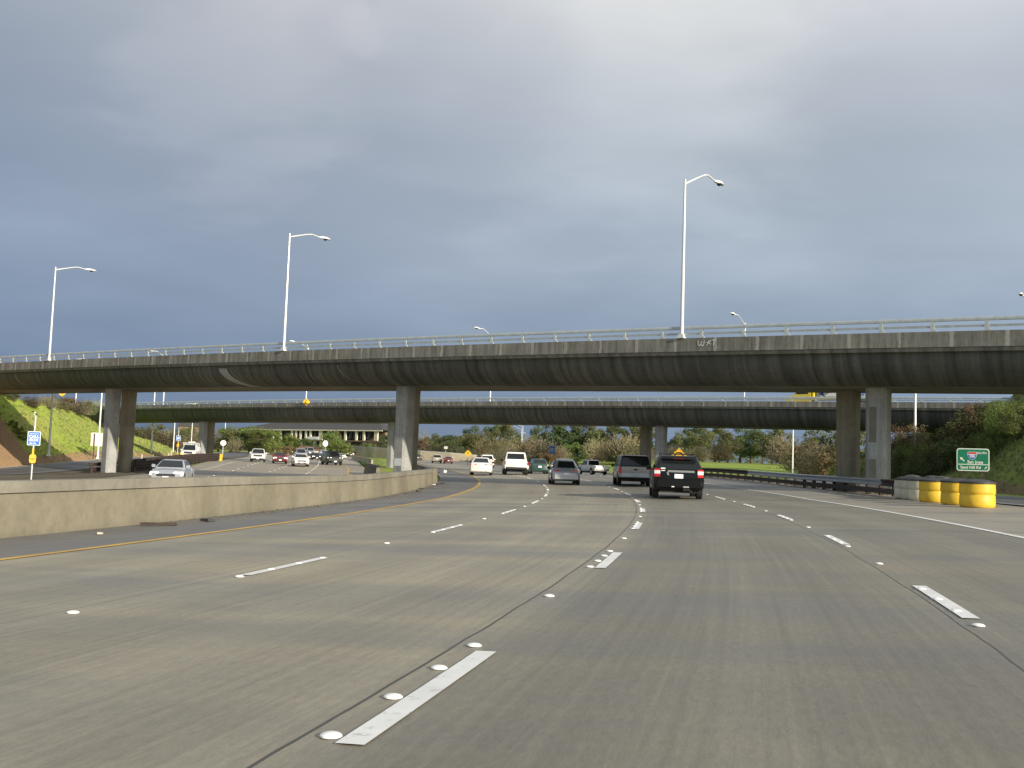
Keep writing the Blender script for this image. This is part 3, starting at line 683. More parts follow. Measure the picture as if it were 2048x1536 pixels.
# ------------------------------------------------------------------ overpasses
BD=(.8048,-.5935); BN=(.5935,.8048)
def edge_pt(px,P0):   # plan point where the line of sight of column px meets the deck edge line
    d=ray(px,800); # (a,1)
    # P0+t*BD = k*(a,1)
    a=d[0]; den=BD[0]-a*BD[1]; t=(a*P0[1]-P0[0])/den; return t
class Bridge: pass
def make_bridge(name,label,P0,zfun,t0,t1,par_h,rail_h,depth,posts,width=7.3,web=1.95,gap=1.5):
    B=Bridge(); B.P0=P0
    ang=math.atan2(BD[1],BD[0]); root=thing(name,label,'bridge',(P0[0],P0[1],0),ang)
    B.root=root
    Z=lambda t: zfun(P0[0]+BD[0]*t)
    B.Z=Z
    soff=width-2*web
    rp_,rw,rs,rp2=[],[],[],[]
    n=int((t1-t0)/4)+1
    for i in range(n+1):
        t=t0+(t1-t0)*i/n; z=Z(t); zb=z-par_h
        rp_.append([(t,0,zb),(t,.02,z),(t,.34,z),(t,.40,zb+.05),(t,.40,zb-.02)])
        rp2.append([(t,width,zb),(t,width-.40,zb-.02),(t,width-.40,zb+.05),(t,width-.34,z),(t,width-.02,z)])
        pts=[(t,.015,zb-.001),(t,.03,zb-.20),(t,.22,zb-.235)]
        K=12; arc=[]
        for k in range(K+1):
            a=math.pi/2*k/K; arc.append((.22+(web-.22)*(1-math.cos(a))**1.0*1.0,zb-.235-(depth-.235)*math.sin(a)))
        # bowl shape: vertical at the deck, flattening into the soffit
        pts+=[(t,y,z_) for y,z_ in arc[1:]]
        L=len(pts)
        pts+=[(t,width-y,z_) for (_,y,z_) in reversed(pts)]
        rw.append(pts)
        B.nw=L
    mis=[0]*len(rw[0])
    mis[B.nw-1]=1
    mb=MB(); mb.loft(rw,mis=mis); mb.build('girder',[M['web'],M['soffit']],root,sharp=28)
    MB().loft(rp_,smooth=False).build('parapet',M['parapet'],root); MB().loft(rp2,smooth=False).build('parapet',M['parapet'],root)
    for i in range(n+1): pass
    rr=[]
    for i in range(n+1):
        t=t0+(t1-t0)*i/n; z=Z(t)-par_h+.055; rr.append([(t,.41,z),(t,width-.41,z),(t,width-.41,z-.03),(t,.41,z-.03)])
    MB().loft(rr,smooth=False).build('roadway',M['ramp'],root)
    for yo,sgn,nm in ((.20,1,'railing'),(width-.20,-1,'railing')):
        mb=MB()
        path=[(t0+(t1-t0)*i/n,yo,Z(t0+(t1-t0)*i/n)) for i in range(n+1)]
        rt=MB(); 
        rt.loft([[(p[0],yo-.06,p[2]+rail_h-.14),(p[0],yo-.085,p[2]+rail_h-.04),(p[0],yo-.06,p[2]+rail_h+.03),(p[0],yo+.06,p[2]+rail_h+.03),(p[0],yo+.085,p[2]+rail_h-.04),(p[0],yo+.06,p[2]+rail_h-.14)] for p in path])
        top=rt.build('top_rail',M['rail_steel'],root)
        MB().loft([[(p[0],yo-.03*sgn,p[2]+rail_h*.30),(p[0],yo-.05*sgn,p[2]+rail_h*.48),(p[0],yo+.03*sgn,p[2]+rail_h*.50),(p[0],yo+.05*sgn,p[2]+rail_h*.32)] for p in path]).build('lower_rail',M['rail_steel'],root)
        if sgn==1 or name=='overpass':
            pass
        pm0=None
        for t in (posts if sgn==1 else posts[::1]):
            z=Z(t)
            h=rail_h-.04
            pr=[(-.10,0),(.22,0),(.13,.10),(.085,.30*h),(.075,h),(-.085,h),(-.09,.5*h)]
            # curved steel post, foot swept inward along the rail
            vs=[(t+x,yo-.06,z+zz) for x,zz in pr]+[(t+x,yo+.06,z+zz) for x,zz in pr]; m=len(pr)
            pb=MB().add(vs,[tuple(range(m)),tuple(range(2*m-1,m-1,-1))]+[(k,(k+1)%m,(k+1)%m+m,k+m) for k in range(m)])
            pb.build('rail_post',M['rail_steel'],root)
    return B
zN=lambda X: 8.666-.02301*X-.0001657*X*X
P0n=(-0.756,62.1)
tposts=[1.46+SP*k for k in range(-45,21)]
NEAR=make_bridge('overpass','large near concrete overpass with mildewed, shade-darkened girder crossing the whole picture',P0n,zN,-105,49,.72,.62,1.67,tposts,width=8.3,web=2.05)
zF=lambda X: 8.687-.00964*X-.000138*X*X
P0f=(-3.6,118.77)
SPF=2.35
FAR=make_bridge('overpass','smaller far concrete overpass seen level beneath the near one',P0f,zF,-82,76,.52,.42,1.9,[SPF*k-80.5 for k in range(0,66)],width=7.6)
def b_local(B,X,Y): # world plan -> bridge local (t,n)
    x,y=X-B.P0[0],Y-B.P0[1]; return x*BD[0]+y*BD[1], x*BN[0]+y*BN[1]
def column(B,px,noff,w,mat,depth,dn=0,name='column'):
    # column centre: where sight line px meets the line offset noff behind the deck edge
    P=(B.P0[0]+BN[0]*noff,B.P0[1]+BN[1]*noff); t=edge_pt(px,P); t2=t
    # local coordinates of that point
    X=P[0]+BD[0]*t; Y=P[1]+BD[1]*t; lt_,ln=b_local(B,X,Y)
    top=B.Z(lt_)-depth+.5; bot=gz(X,Y)-.3
    mb=MB(); rings=[]
    for z,f in ((bot,1.0),(bot+(top-bot)*.5,1.0),(bot+(top-bot)*.8,1.02),(top-.9,1.04),(top,1.08)):
        h=w/2*f; c=h*.32
        rings.append([(lt_+x,ln+y,z) for x,y in ((-h,-h+c),(-h+c,-h),(h-c,-h),(h,-h+c),(h,h-c),(h-c,h),(-h+c,h),(-h,h-c))])
    mb.loft(rings,smooth=False); o=mb.build(name,mat,B.root); return o,(X,Y,bot+.3,top,lt_,ln)
DN=1.67+.72
colN={}; CW=1.04
for k,(px,no,mat) in {'L1':(226,2.7,'column'),'L2':(258,5.1,'column_tan'),'M1':(811,2.7,'column'),'M2':(822,5.1,'column_tan'),'R1':(1757,3.4,'column'),'R2':(1697,5.65,'column_tan')}.items():
    colN[k]=column(NEAR,px,no,CW,M[mat],DN)
DF=1.9+.52
for px,no,mat in ((410,2.6,'column'),(424,5.0,'column_tan'),(788,2.6,'column'),(796,5.0,'column'),(1324,2.6,'column'),(1294,5.0,'column_tan')):
    column(FAR,px,no,1.02,M[mat],DF)
# light repair bands: joint on the near girder
def girder_band(B,t,wd,skew,mat,a0=.08,a1=.98,width=7.8,web=2.05,depth=1.67,par=.72):
    mb=MB(); K=14; vs=[]
    for k in range(K+1):
        a=math.pi/2*(a0+(a1-a0)*k/K); y=.22+(web-.22)*(1-math.cos(a)); 
        for q in (0,1):
            tt=t+q*wd+skew*y; z=B.Z(tt)-par-.235-(depth-.235)*math.sin(a)
            ny,nz=-math.cos(a)*1.0,-math.sin(a)*.9; l=math.hypot(ny,nz)
            vs.append((tt,y+ny/l*.012,z+nz/l*.012))
    fs=[(2*k,2*k+1,2*k+3,2*k+2) for k in range(K)]
    mb.add(vs,fs,0,True); return mb.build('repair_band',mat,B.root)
tB=edge_pt(424,P0n)
girder_band(NEAR,tB,.95,1.25,M['patch']); girder_band(NEAR,tB+.95,.10,1.25,M['trim']); girder_band(NEAR,tB+1.25,.05,1.3,M['patch'])
girder_band(NEAR,edge_pt(660,P0n),.05,1.3,M['patch'],.05,.8); girder_band(NEAR,edge_pt(18,P0n),.07,1.2,M['patch'],.05,.8)
# cover-up paint and plaques on columns (thin applied coats, 4 mm proud)
def col_face(col,z0,z1,x0,x1,mat,name='paint_patch',face=-1):
    X,Y,bot,top,lt_,ln=col; w=CW/2+.004; f=1
    mb=MB().box((lt_+(x0+x1)/2,ln-w-.002,(z0+z1)/2),(x1-x0,.006,z1-z0)); return mb.build(name,mat,NEAR.root)
c=colN['R1'][1]; col_face(c,c[2]+2.5,c[2]+4.4,-.30,.06,M['coverup']); col_face(c,c[2]+.6,c[2]+1.65,-.30,.06,M['coverup'])
c=colN['M1'][1]; o=col_face(c,c[2]+1.0,c[2]+1.5,-.30,.30,M['plate'],'plaque')
# graffiti tag on the parapet
mb=MB(); 
def stroke(mb,pts,w):
    for a,b in zip(pts,pts[1:]):
        dx_,dz_=b[0]-a[0],b[1]-a[1]; l=math.hypot(dx_,dz_) or 1; nx_,nz_=-dz_/l*w,dx_/l*w
        mb.add([(a[0]+nx_,0,a[1]+nz_),(b[0]+nx_,0,b[1]+nz_),(b[0]-nx_,0,b[1]-nz_),(a[0]-nx_,0,a[1]-nz_)],[(0,1,2,3)])
stroke(mb,[(0,.34),(.01,.14),(.08,.06),(.16,.13),(.20,.30)],.022); stroke(mb,[(.17,.13),(.26,.06),(.33,.14),(.36,.32)],.022)
stroke(mb,[(.50,.06),(.58,.22),(.62,.34)],.02); stroke(mb,[(.48,.24),(.60,.20),(.74,.33)],.02); stroke(mb,[(.60,.20),(.74,.12)],.02)
stroke(mb,[(.80,.33),(1.06,.36)],.022); stroke(mb,[(.93,.34),(.88,.05)],.022)
tg=edge_pt(1394,P0n); g=mb.build('graffiti',M['concrete_pale'],NEAR.root); g.location=(tg,-.012,NEAR.Z(tg)-.72+.22); g.rotation_euler=(R(-1.7),0,0)
g.data.materials[0]=pm('chalky spray paint',(.68,.68,.67),.8,0,.2,8); g['label']='pale hand-painted letters WKT'
# abutments
def abut(B,t,noff,label,dims,name='abutment'):
    X=B.P0[0]+BD[0]*t+BN[0]*noff; Y=B.P0[1]+BD[1]*t+BN[1]*noff
    z=B.Z(t)-2.6
    o=MB().box((t,noff,z-1.5),dims).build(name,M['concrete_pale'],B.root); return o
abut(FAR,-81,3.8,'',(1.2,7.0,4)); abut(FAR,57,3.8,'',(1.5,6.4,4.0)); abut(NEAR,-100,3.6,'',(1.2,7,5)); abut(NEAR,48,3.6,'',(1.2,7,5))
# ------------------------------------------------------------------ street lamps
def lamp_proto(h,arm,rise,pole_r,head=1.0,label='',cat='street lamp',group=None):
    t=thing('street_lamp',label,cat,(0,0,0),0,group)
    MB().tube([(0,0,0),(0,0,h*.5),(0,0,h)],[pole_r,pole_r*.8,pole_r*.55],10).build('pole',M['pole'],t)
    MB().box((0,0,.04),(.42,.42,.08)).box((0,0,.16),(.30,.30,.16)).build('base_plate',M['pole'],t)
    pts=[(0,0,h-.25)]
    for k in range(1,9):
        f=k/8; g_=min(1,f/.72); pts.append((arm*f,0,h-.25+rise*(g_-.16*max(0,g_-.75)**1*1.0) - (.10*rise*max(0,f-.72)/.28)))
    MB().tube(pts,[.055]*3+[.045]*6,8).build('arm',M['pole'],t)
    e=pts[-1]; L=1.15*head
    rings=[]
    for f,wy,zt,zb in ((0,.06,.05,-.05),(.12,.09,.09,-.06),(.35,.15,.14,-.05),(.6,.19,.15,-.03),(.85,.15,.09,-.03),(1,.05,.0,-.03)):
        x=e[0]-.05+L*f; rings.append([(x,-wy,e[2]),(x,-wy*.7,e[2]+zt*.8),(x,0,e[2]+zt),(x,wy*.7,e[2]+zt*.8),(x,wy,e[2]),(x,wy*.7,e[2]+zb),(x,-wy*.7,e[2]+zb)])
    MB().loft(rings).build('lamp_head',M['white'],t,sharp=60)
    MB().lathe([(.15*head,0),(.13*head,-.06),(.07*head,-.11),(.01,-.12)],(e[0]+L*.5,0,e[2]-.03),12).build('lens',M['glass'],t)
    return t
na=math.atan2(BN[1],BN[0])
def on_bridge(B,px,noff,dz=0):
    P=(B.P0[0]+BN[0]*noff,B.P0[1]+BN[1]*noff); t=edge_pt(px,P); return (P[0]+BD[0]*t,P[1]+BD[1]*t,B.Z(t)+dz)
def top_h(p,px,py):   # height of a vertical at p whose top shows at image row py
    q=ray(px,py); return CH+q[2]*p[1]-p[2]
g1='lamps along the near overpass'
p=on_bridge(NEAR,1360.5,.12); h0=top_h(p,1377,359); Lp=lamp_proto(h0,3.7,1.25,.105,1.0,'tallest white street lamp on the near overpass, right of centre',group=g1); Lp.location=p; Lp.rotation_euler=(0,0,na)
p=on_bridge(NEAR,562,.12); h0=top_h(p,576,467); Lp=lamp_proto(h0,2.9,.66,.105,1.0,'white street lamp on the near overpass, left of the picture centre',group=g1); Lp.location=p; Lp.rotation_euler=(0,0,na)
p=on_bridge(NEAR,92.5,.12); place_copy(Lp,'farthest white street lamp on the near overpass, at the left side',p,na,(1,1,top_h(p,104,534)/h0))
g2='lamps along the far overpass'
for i,(bx,tx,ty,lab) in enumerate([(1488,1489,646,'far overpass lamp whose head shows right of the tallest lamp'),(980,983,671,'far overpass lamp whose head shows above the near rail, centre'),(612,616,695,'white lamp on the far overpass beside the orange diamond sign'),(327,332,712,'leftmost white lamp on the far overpass, beside the left columns'),(2057,2058,612,'white lamp on the far overpass with only its head in view at the right edge')]):
    p=on_bridge(FAR,bx,6.9)
    if i==0: F1=lamp_proto(top_h(p,tx,ty),2.6,.9,.10,.95,lab,group=g2); F1.location=p; F1.rotation_euler=(0,0,na+math.pi); hF=top_h(p,tx,ty)
    else: place_copy(F1,lab,p,na+math.pi,(1,1,top_h(p,tx,ty)/hF))
g3='lamp poles beside the entry ramp'
G1=lamp_proto(9.6,3.2,.9,.12,1.0,'tall pale lamp pole at the bank foot, left of the pale sign back',group=g3); G1.location=at(97,912,107); G1.rotation_euler=(0,0,R(15))
for px,py,Y,sc,rz,lab in [(195,918,119,.95,20,'pale lamp pole in front of the pale sign back beside the left columns'),(302,908,165,1.12,15,'pale lamp pole on the bank whose long arm shows above the far rail'),(346,906,200,.95,15,'pale lamp pole beside the small far blue call box sign'),(382,893,240,.9,15,'pale lamp pole behind the oncoming white utility truck'),(449,882,285,.85,200,'pale lamp pole behind the round white sign'),(150,822,152,.6,15,'short pale pole at the crest of the green bank below the diamond sign')]:
    place_copy(G1,lab,at(px,py,Y),R(rz),(1.3 if px==302 else 1,1,sc))
g4='lamp poles beside the right bank and far road'
for px,py,Y,sc,rz,lab in [(1830,960,86,1.05,180,'pale lamp pole before the dark bushes right of the right column'),(1585,947,146,.93,180,'pale lamp pole standing by the green field left of the right columns'),(1043,938,270,1.0,172,'nearest pale lamp with a left-pointing arm beyond the white pickup'),(1041,934,300,1.0,172,'second pale lamp with a left-pointing arm beyond the white pickup'),(1087,926,345,1.0,172,'far pale lamp with a left-pointing arm above the rusty bushes'),(1025,925,390,1.0,350,'farthest thin lamp pole left of the paired lamps')]:
    b=at(px,py,Y); b=(b[0],b[1],gz(b[0],b[1])-.1); place_copy(G1,lab,b,R(rz),(1.1,1,sc),group=g4)
# ------------------------------------------------------------------ signs
def rrect(w,h,r,n=5):
    P=[]
    for cx,cz,a0 in ((w/2-r,h/2-r,0),(-w/2+r,h/2-r,90),(-w/2+r,-h/2+r,180),(w/2-r,-h/2+r,270)):
        for k in range(n+1): a=R(a0+90*k/n); P.append((cx+r*math.cos(a),cz+r*math.sin(a)))
    return P
def slab(mb,P,y0,y1,zc=0,xc=0,mi=0):
    m=len(P); vs=[(xc+x,y0,zc+z) for x,z in P]+[(xc+x,y1,zc+z) for x,z in P]
    mb.add(vs,[tuple(range(m)),tuple(range(2*m-1,m-1,-1))]+[(k,(k+1)%m,(k+1)%m+m,k+m) for k in range(m)],mi)
def face_cam(p,extra=0): return math.atan2(-p[0],p[1])*1.0+extra   # local -Y faces the camera
# green guide sign
p=at(1946,955,64); p=(p[0],p[1],max(p[2],gz(p[0],p[1])))
px2=2070/64; w=60/px2; h=45/px2; zc=at(1946,919.5,64)[2]-p[2]
t=thing('guide_sign','green freeway guide sign with a shield and two white arrows beside the sand barrels','road sign',p,face_cam(p,.02))
mb=MB(); slab(mb,rrect(w,h,.16),-.03,.03,zc); mb.build('sign_border',M['signwhite'],t)
mb=MB(); slab(mb,rrect(w-.12,h-.12,.12),-.036,-.02,zc); mb.build('sign_panel',M['signgreen'],t)
mb=MB(); mb.box((0,-.040,zc-h*.21),(w-.1,.008,.045)); mb.build('divider',M['signwhite'],t)
mb=MB(); text_mesh(mb,'San Jose',.27,.12,zc-h*.105,-.042,bold=.006); text_mesh(mb,'SOUTH',.17,.48,zc+h*.30,-.042,bold=.005)
text_mesh(mb,'Sand Hill Rd',.235,-.14,zc-h*.345,-.042,bold=.006); mb.build('lettering',M['white'],t)
def arrow(mb,x,z,L,ang,y=-.044):
    P=[(-.5,-.09),(.02,-.09),(.02,-.26),(.5,0),(.02,.26),(.02,.09),(-.5,.09)]; ca,sa=math.cos(ang),math.sin(ang)
    slab(mb,[(x+L*(a*ca-b*sa),z+L*(a*sa+b*ca)) for a,b in P],y,y+.012)
mb=MB(); arrow(mb,-.62,zc+h*.02,.36,R(135)); mb.build('arrow',M['white'],t)
mb=MB(); arrow(mb,.72,zc-h*.345,.22,R(45)); mb.build('arrow',M['white'],t)
sh=[(-.24,.17),(-.12,.21),(0,.18),(.12,.21),(.24,.17),(.26,.03),(.22,-.10),(.12,-.21),(0,-.28),(-.12,-.21),(-.22,-.10),(-.26,.03)]
mb=MB(); slab(mb,[(a*1.08,b*1.08) for a,b in sh],-.042,-.03,zc+h*.20,-.05); s_=mb.build('route_shield',M['white'],t)
mb=MB(); slab(mb,[(a,b) for a,b in sh if b<.05]+[],-.046,-.036,zc+h*.20,-.05); mb.build('shield_field',M['signblue'],s_)
mb=MB(); slab(mb,[(-.24,.17),(-.12,.205),(0,.175),(.12,.205),(.24,.17),(.255,.075),(-.255,.075)],-.046,-.036,zc+h*.20,-.05); mb.build('shield_crown',M['red'],s_)
mb=MB(); text_mesh(mb,'280',.20,-.05,zc+h*.20-.07,-.052,bold=.006); mb.build('shield_number',M['white'],s_)
for x in (-.50,.55): MB().box((x,.08,(zc-h/2+.2)/2-.3),(.10,.10,zc-h/2+.8)).build('post',M['wood'],t)
# call boxes
def callbox(p,label,sc=1.0,text=True,rz=None,mirror=1):
    t=thing('call_box',label,'call box',p,face_cam(p) if rz is None else rz,'roadside call boxes'); t.scale=(sc,)*3
    MB().tube([(0,.06,-.1),(0,.06,4.3)],.05,8).build('post',M['pole'],t)
    mb=MB(); slab(mb,rrect(.78,.92,.06),-.0,.012,2.75); mb.build('sign_border',M['signwhite'],t)
    mb=MB(); slab(mb,rrect(.70,.84,.05),-.008,.004,2.75); mb.build('sign_panel',M['signblue'],t)
    if text:
        mb=MB(); text_mesh(mb,'EMERGENCY',.10,0,3.05,-.014); text_mesh(mb,'CALL',.25,0,2.87,-.014,bold=.008,wid=1.02); text_mesh(mb,'BOX',.25,0,2.64,-.014,bold=.008,wid=1.02); text_mesh(mb,'SM 280',.13,-.06,2.42,-.014,bold=.003); mb.build('lettering',M['white'],t)
    else:
        mb=MB(); text_mesh(mb,'CALL',.25,0,2.87,-.014,bold=.008); text_mesh(mb,'BOX',.25,0,2.62,-.014,bold=.008); mb.build('lettering',M['white'],t)
    P=[]
    mb=MB(); slab(mb,rrect(.40,.58,.14),-.16,.0,1.42); b=mb.build('phone_housing',M['orange'],t)
    MB().box((0,-.165,1.40),(.22,.01,.05)).build('door_plate',M['amber'] if False else M['wood'],b)
    MB().box((.0,.06,1.88),(.12,.13,.40)).build('collar',M['orange'],t)
    mb=MB(); a=R(40); vs=[]
    for x,y,z in ((-.2,-.16,0),(.2,-.16,0),(.2,.16,0),(-.2,.16,0),(-.2,-.16,.03),(.2,-.16,.03),(.2,.16,.03),(-.2,.16,.03)):
        vs.append((x*math.cos(a)+z*math.sin(a)+.08,y+.06,4.28-x*math.sin(a)*1.0+z*math.cos(a)))
    mb.hexa(vs); mb.build('solar_panel',M['solar'],t); MB().lathe([(.07,0),(.07,.16),(.02,.2)],(-.06,.06,4.28),10).build('antenna',M['white'],t)
    return t
callbox(at(62,961,68),'blue CALL BOX sign on a post behind the median barrier at left')
b=at(355,906,192); callbox((b[0],b[1],b[2]),'small far blue call box sign on the bank beside the white utility truck',1.0,False)
b=at(1103,947,122); callbox((b[0],b[1],gz(b[0],b[1])),'blue call box sign beyond the dark green car at the road bend',1.0,False)
def diamond(p,side,zc,label,glyph='arrow',post=True,ph=None,rz=None,name='warning_sign'):
    t=thing(name,label,'warning sign',p,face_cam(p) if rz is None else rz)
    hd=side/math.sqrt(2); 
    P=[]
    for cx,cz,a0 in ((hd-.09,0,-45),(0,hd-.09,45),(-hd+.09,0,135),(0,-hd+.09,225)):
        for k in range(4): a=R(a0+90*k/3); P.append((cx+.065*math.cos(a),cz+.065*math.sin(a)))
    mb=MB(); slab(mb,P,-.012,.012,zc); mb.build('sign_panel',M['signyellow'],t)
    mb=MB()
    for k in range(4):
        a=R(90*k); 
        A=Vector((hd*.86*math.cos(a),0,hd*.86*math.sin(a)));Bq=Vector((hd*.86*math.cos(a+math.pi/2),0,hd*.86*math.sin(a+math.pi/2)))
        mb.tube([(A.x,-.014,zc+A.z),(Bq.x,-.014,zc+Bq.z)],.012*side,4)
    mb.build('border_line',M['black'],t)
    mb=MB(); u=side
    if glyph=='arrow':
        mb.box((.0,-.018,zc-.10*u),(.10*u,.01,.40*u)); slab(mb,[(-.20*u,.08*u),(.20*u,.08*u),(0,.36*u)],-.023,-.013,zc)
    elif glyph=='winding':
        pts=[]
        for k in range(13): f=k/12; pts.append((.07*u*math.sin(f*math.pi*2.2),-.016,zc-.30*u+.5*u*f))
        mb.tube(pts,.055*u,6); slab(mb,[(-.14*u,.16*u),(.16*u,.16*u),(.02*u,.36*u)],-.024,-.012,zc)
    else:
        pts=[(.36*u*math.cos(R(a)),-.016,zc-.02*u+.34*u*math.sin(R(a))) for a in range(-5,190,13)]; mb.tube(pts,.05*u,6)
        mb.box((-.0,-.018,zc+.02*u),(.40*u,.01,.07*u)); mb.box((0,-.018,zc-.16*u),(.5*u,.01,.09*u))
    mb.build('symbol',M['black'],t)
    if post: MB().box((0,.05,(zc-(0 if ph is None else ph))/2-.1),(.10,.07,zc+.2)).build('post',M['wood'],t)
    return t
def dia_at(px,py,base_y,Y,side,label,glyph,ground=True):
    b=at(px,base_y,Y); z=gz(b[0],b[1]) if ground else b[2]; c=at(px,py,Y); return diamond((b[0],b[1],z),side,c[2]-z,label,glyph)
dia_at(935,907,930,185,.92,'yellow diamond warning sign with a winding arrow before the tan retaining wall','winding')
dia_at(1082,923,946,205,.95,'yellow diamond warning sign showing above the roof of the dark green car','arrow')
dia_at(1357,912.5,955,93,1.06,'big yellow diamond sign with a black arch showing above the black SUV','arch')
c=at(124,786,150); diamond((c[0],c[1],c[2]-2.2),.80,2.2,'yellow diamond sign at the crest of the left bank, cut by the near girder','arrow')
q=on_bridge(FAR,613,-.05); diamond((q[0],q[1],q[2]-.55),.72,.62,'orange yellow diamond sign fixed to the rail of the far overpass','arrow',False)
mb=MB(); slab(mb,[(.26*math.cos(R(a)),.20*math.sin(R(a))) for a in range(0,360,30)],-.02,.02,0); o=mb.build('advisory_plate',M['signyellow']); o.location=at(616,804,q[1]-.3); o.rotation_euler=(0,0,face_cam(q)); tag(o,'round yellow plate below the diamond sign on the far overpass rail','sign')
def plain_sign(px,py,base,Y,w,h,label,mat,shape='rect',post='wood',ground=True,posts=(0,)):
    b=at(px,base,Y); z=gz(b[0],b[1]) if ground else b[2]; c=at(px,py,Y)[2]-z
    t=thing('road_sign',label,'road sign',(b[0],b[1],z),face_cam(b)); mb=MB()
    P=rrect(w,h,.05,3) if shape=='rect' else [(w/2*math.cos(R(a)),h/2*math.sin(R(a))) for a in range(0,360,20 if shape=='round' else 45)]
    if shape=='oct': P=[(w/2*1.08*math.cos(R(a+22.5)),h/2*1.08*math.sin(R(a+22.5))) for a in range(0,360,45)]
    slab(mb,P,-.02,.02,c); mb.build('sign_panel',M[mat],t)
    for x in posts: MB().box((x,-.08 if post=='wood' else .06,c/2-.1+(h*.22)),(.12 if w>1.2 else .07,.10,c+.2+h*.44)).build('post',M[post],t)
    return t
plain_sign(196,879,915,116,1.72,1.48,'large blank pale sign back on a dark post below the green bank','signback','rect','wood',False,(-.50,))
plain_sign(446,886,897,235,1.30,1.25,'round white sign back beside a lamp pole right of the far left columns','white','round','pole')
plain_sign(650,887,905,235,1.15,1.35,'white octagonal sign back before the long brown-roofed building','white','oct','pole')
plain_sign(891,895,912,262,.9,.55,'small white sign standing above the tan retaining wall','white','rect','pole')
# marker posts
mk=None
for px,py,Y,hh,lab in [(283,926,110,1.0,'cream marker post behind the rusty guardrail, nearest the left columns'),(337,917,137,.75,'shorter of the two cream marker posts before the white utility truck'),(342,918,136,1.05,'taller of the two cream marker posts before the white utility truck'),(422,914,150,.8,'cream marker post beside the far left columns'),(1448,941,150,1.1,'white marker post at the edge of the green field right of the black SUV')]:
    b=at(px,py,Y); b=(b[0],b[1],gz(b[0],b[1]))
    if mk is None:
        mk=MB().box((0,0,.5),(.16,.05,1.0)).build('marker_post',M['cream']); tag(mk,lab,'marker post','marker posts'); mk.location=b; mk.scale=(1,1,hh)
    else:
        k=mk.copy(); COL.objects.link(k); k.location=b; k.scale=(1,1,hh); k['label']=lab
# yellow drum and hazard board at the end of the rusty rails
b=at(438,922,132); b=(b[0],b[1],gz(b[0],b[1]))
t=thing('sand_barrel','yellow sand barrel knocked askew at the far end of the rusty guardrails','crash barrel',b,0); t.rotation_euler=(R(6),R(8),0)
MB().lathe([(.36,0),(.38,.05),(.37,.42),(.35,.44),(.38,.47),(.37,.80)],n=16).build('barrel_body',M['yellow'],t); MB().lathe([(.39,.79),(.39,.84),(.2,.90),(.01,.92)],n=16).build('lid',M['yellow'],t)
b=at(430,911,131); t=thing('hazard_board','yellow arrow board tipped over the end of the rusty guardrails','sign',b,face_cam(b)); t.rotation_euler=(0,R(12),face_cam(b))
mb=MB(); slab(mb,[(-.55,-.12),(.2,-.28),(.55,.0),(.3,.24),(-.2,.12)],-.03,.03,0); mb.build('board',M['signyellow'],t); MB().box((.3,.06,-.4),(.08,.06,.9)).build('post',M['wood'],t)
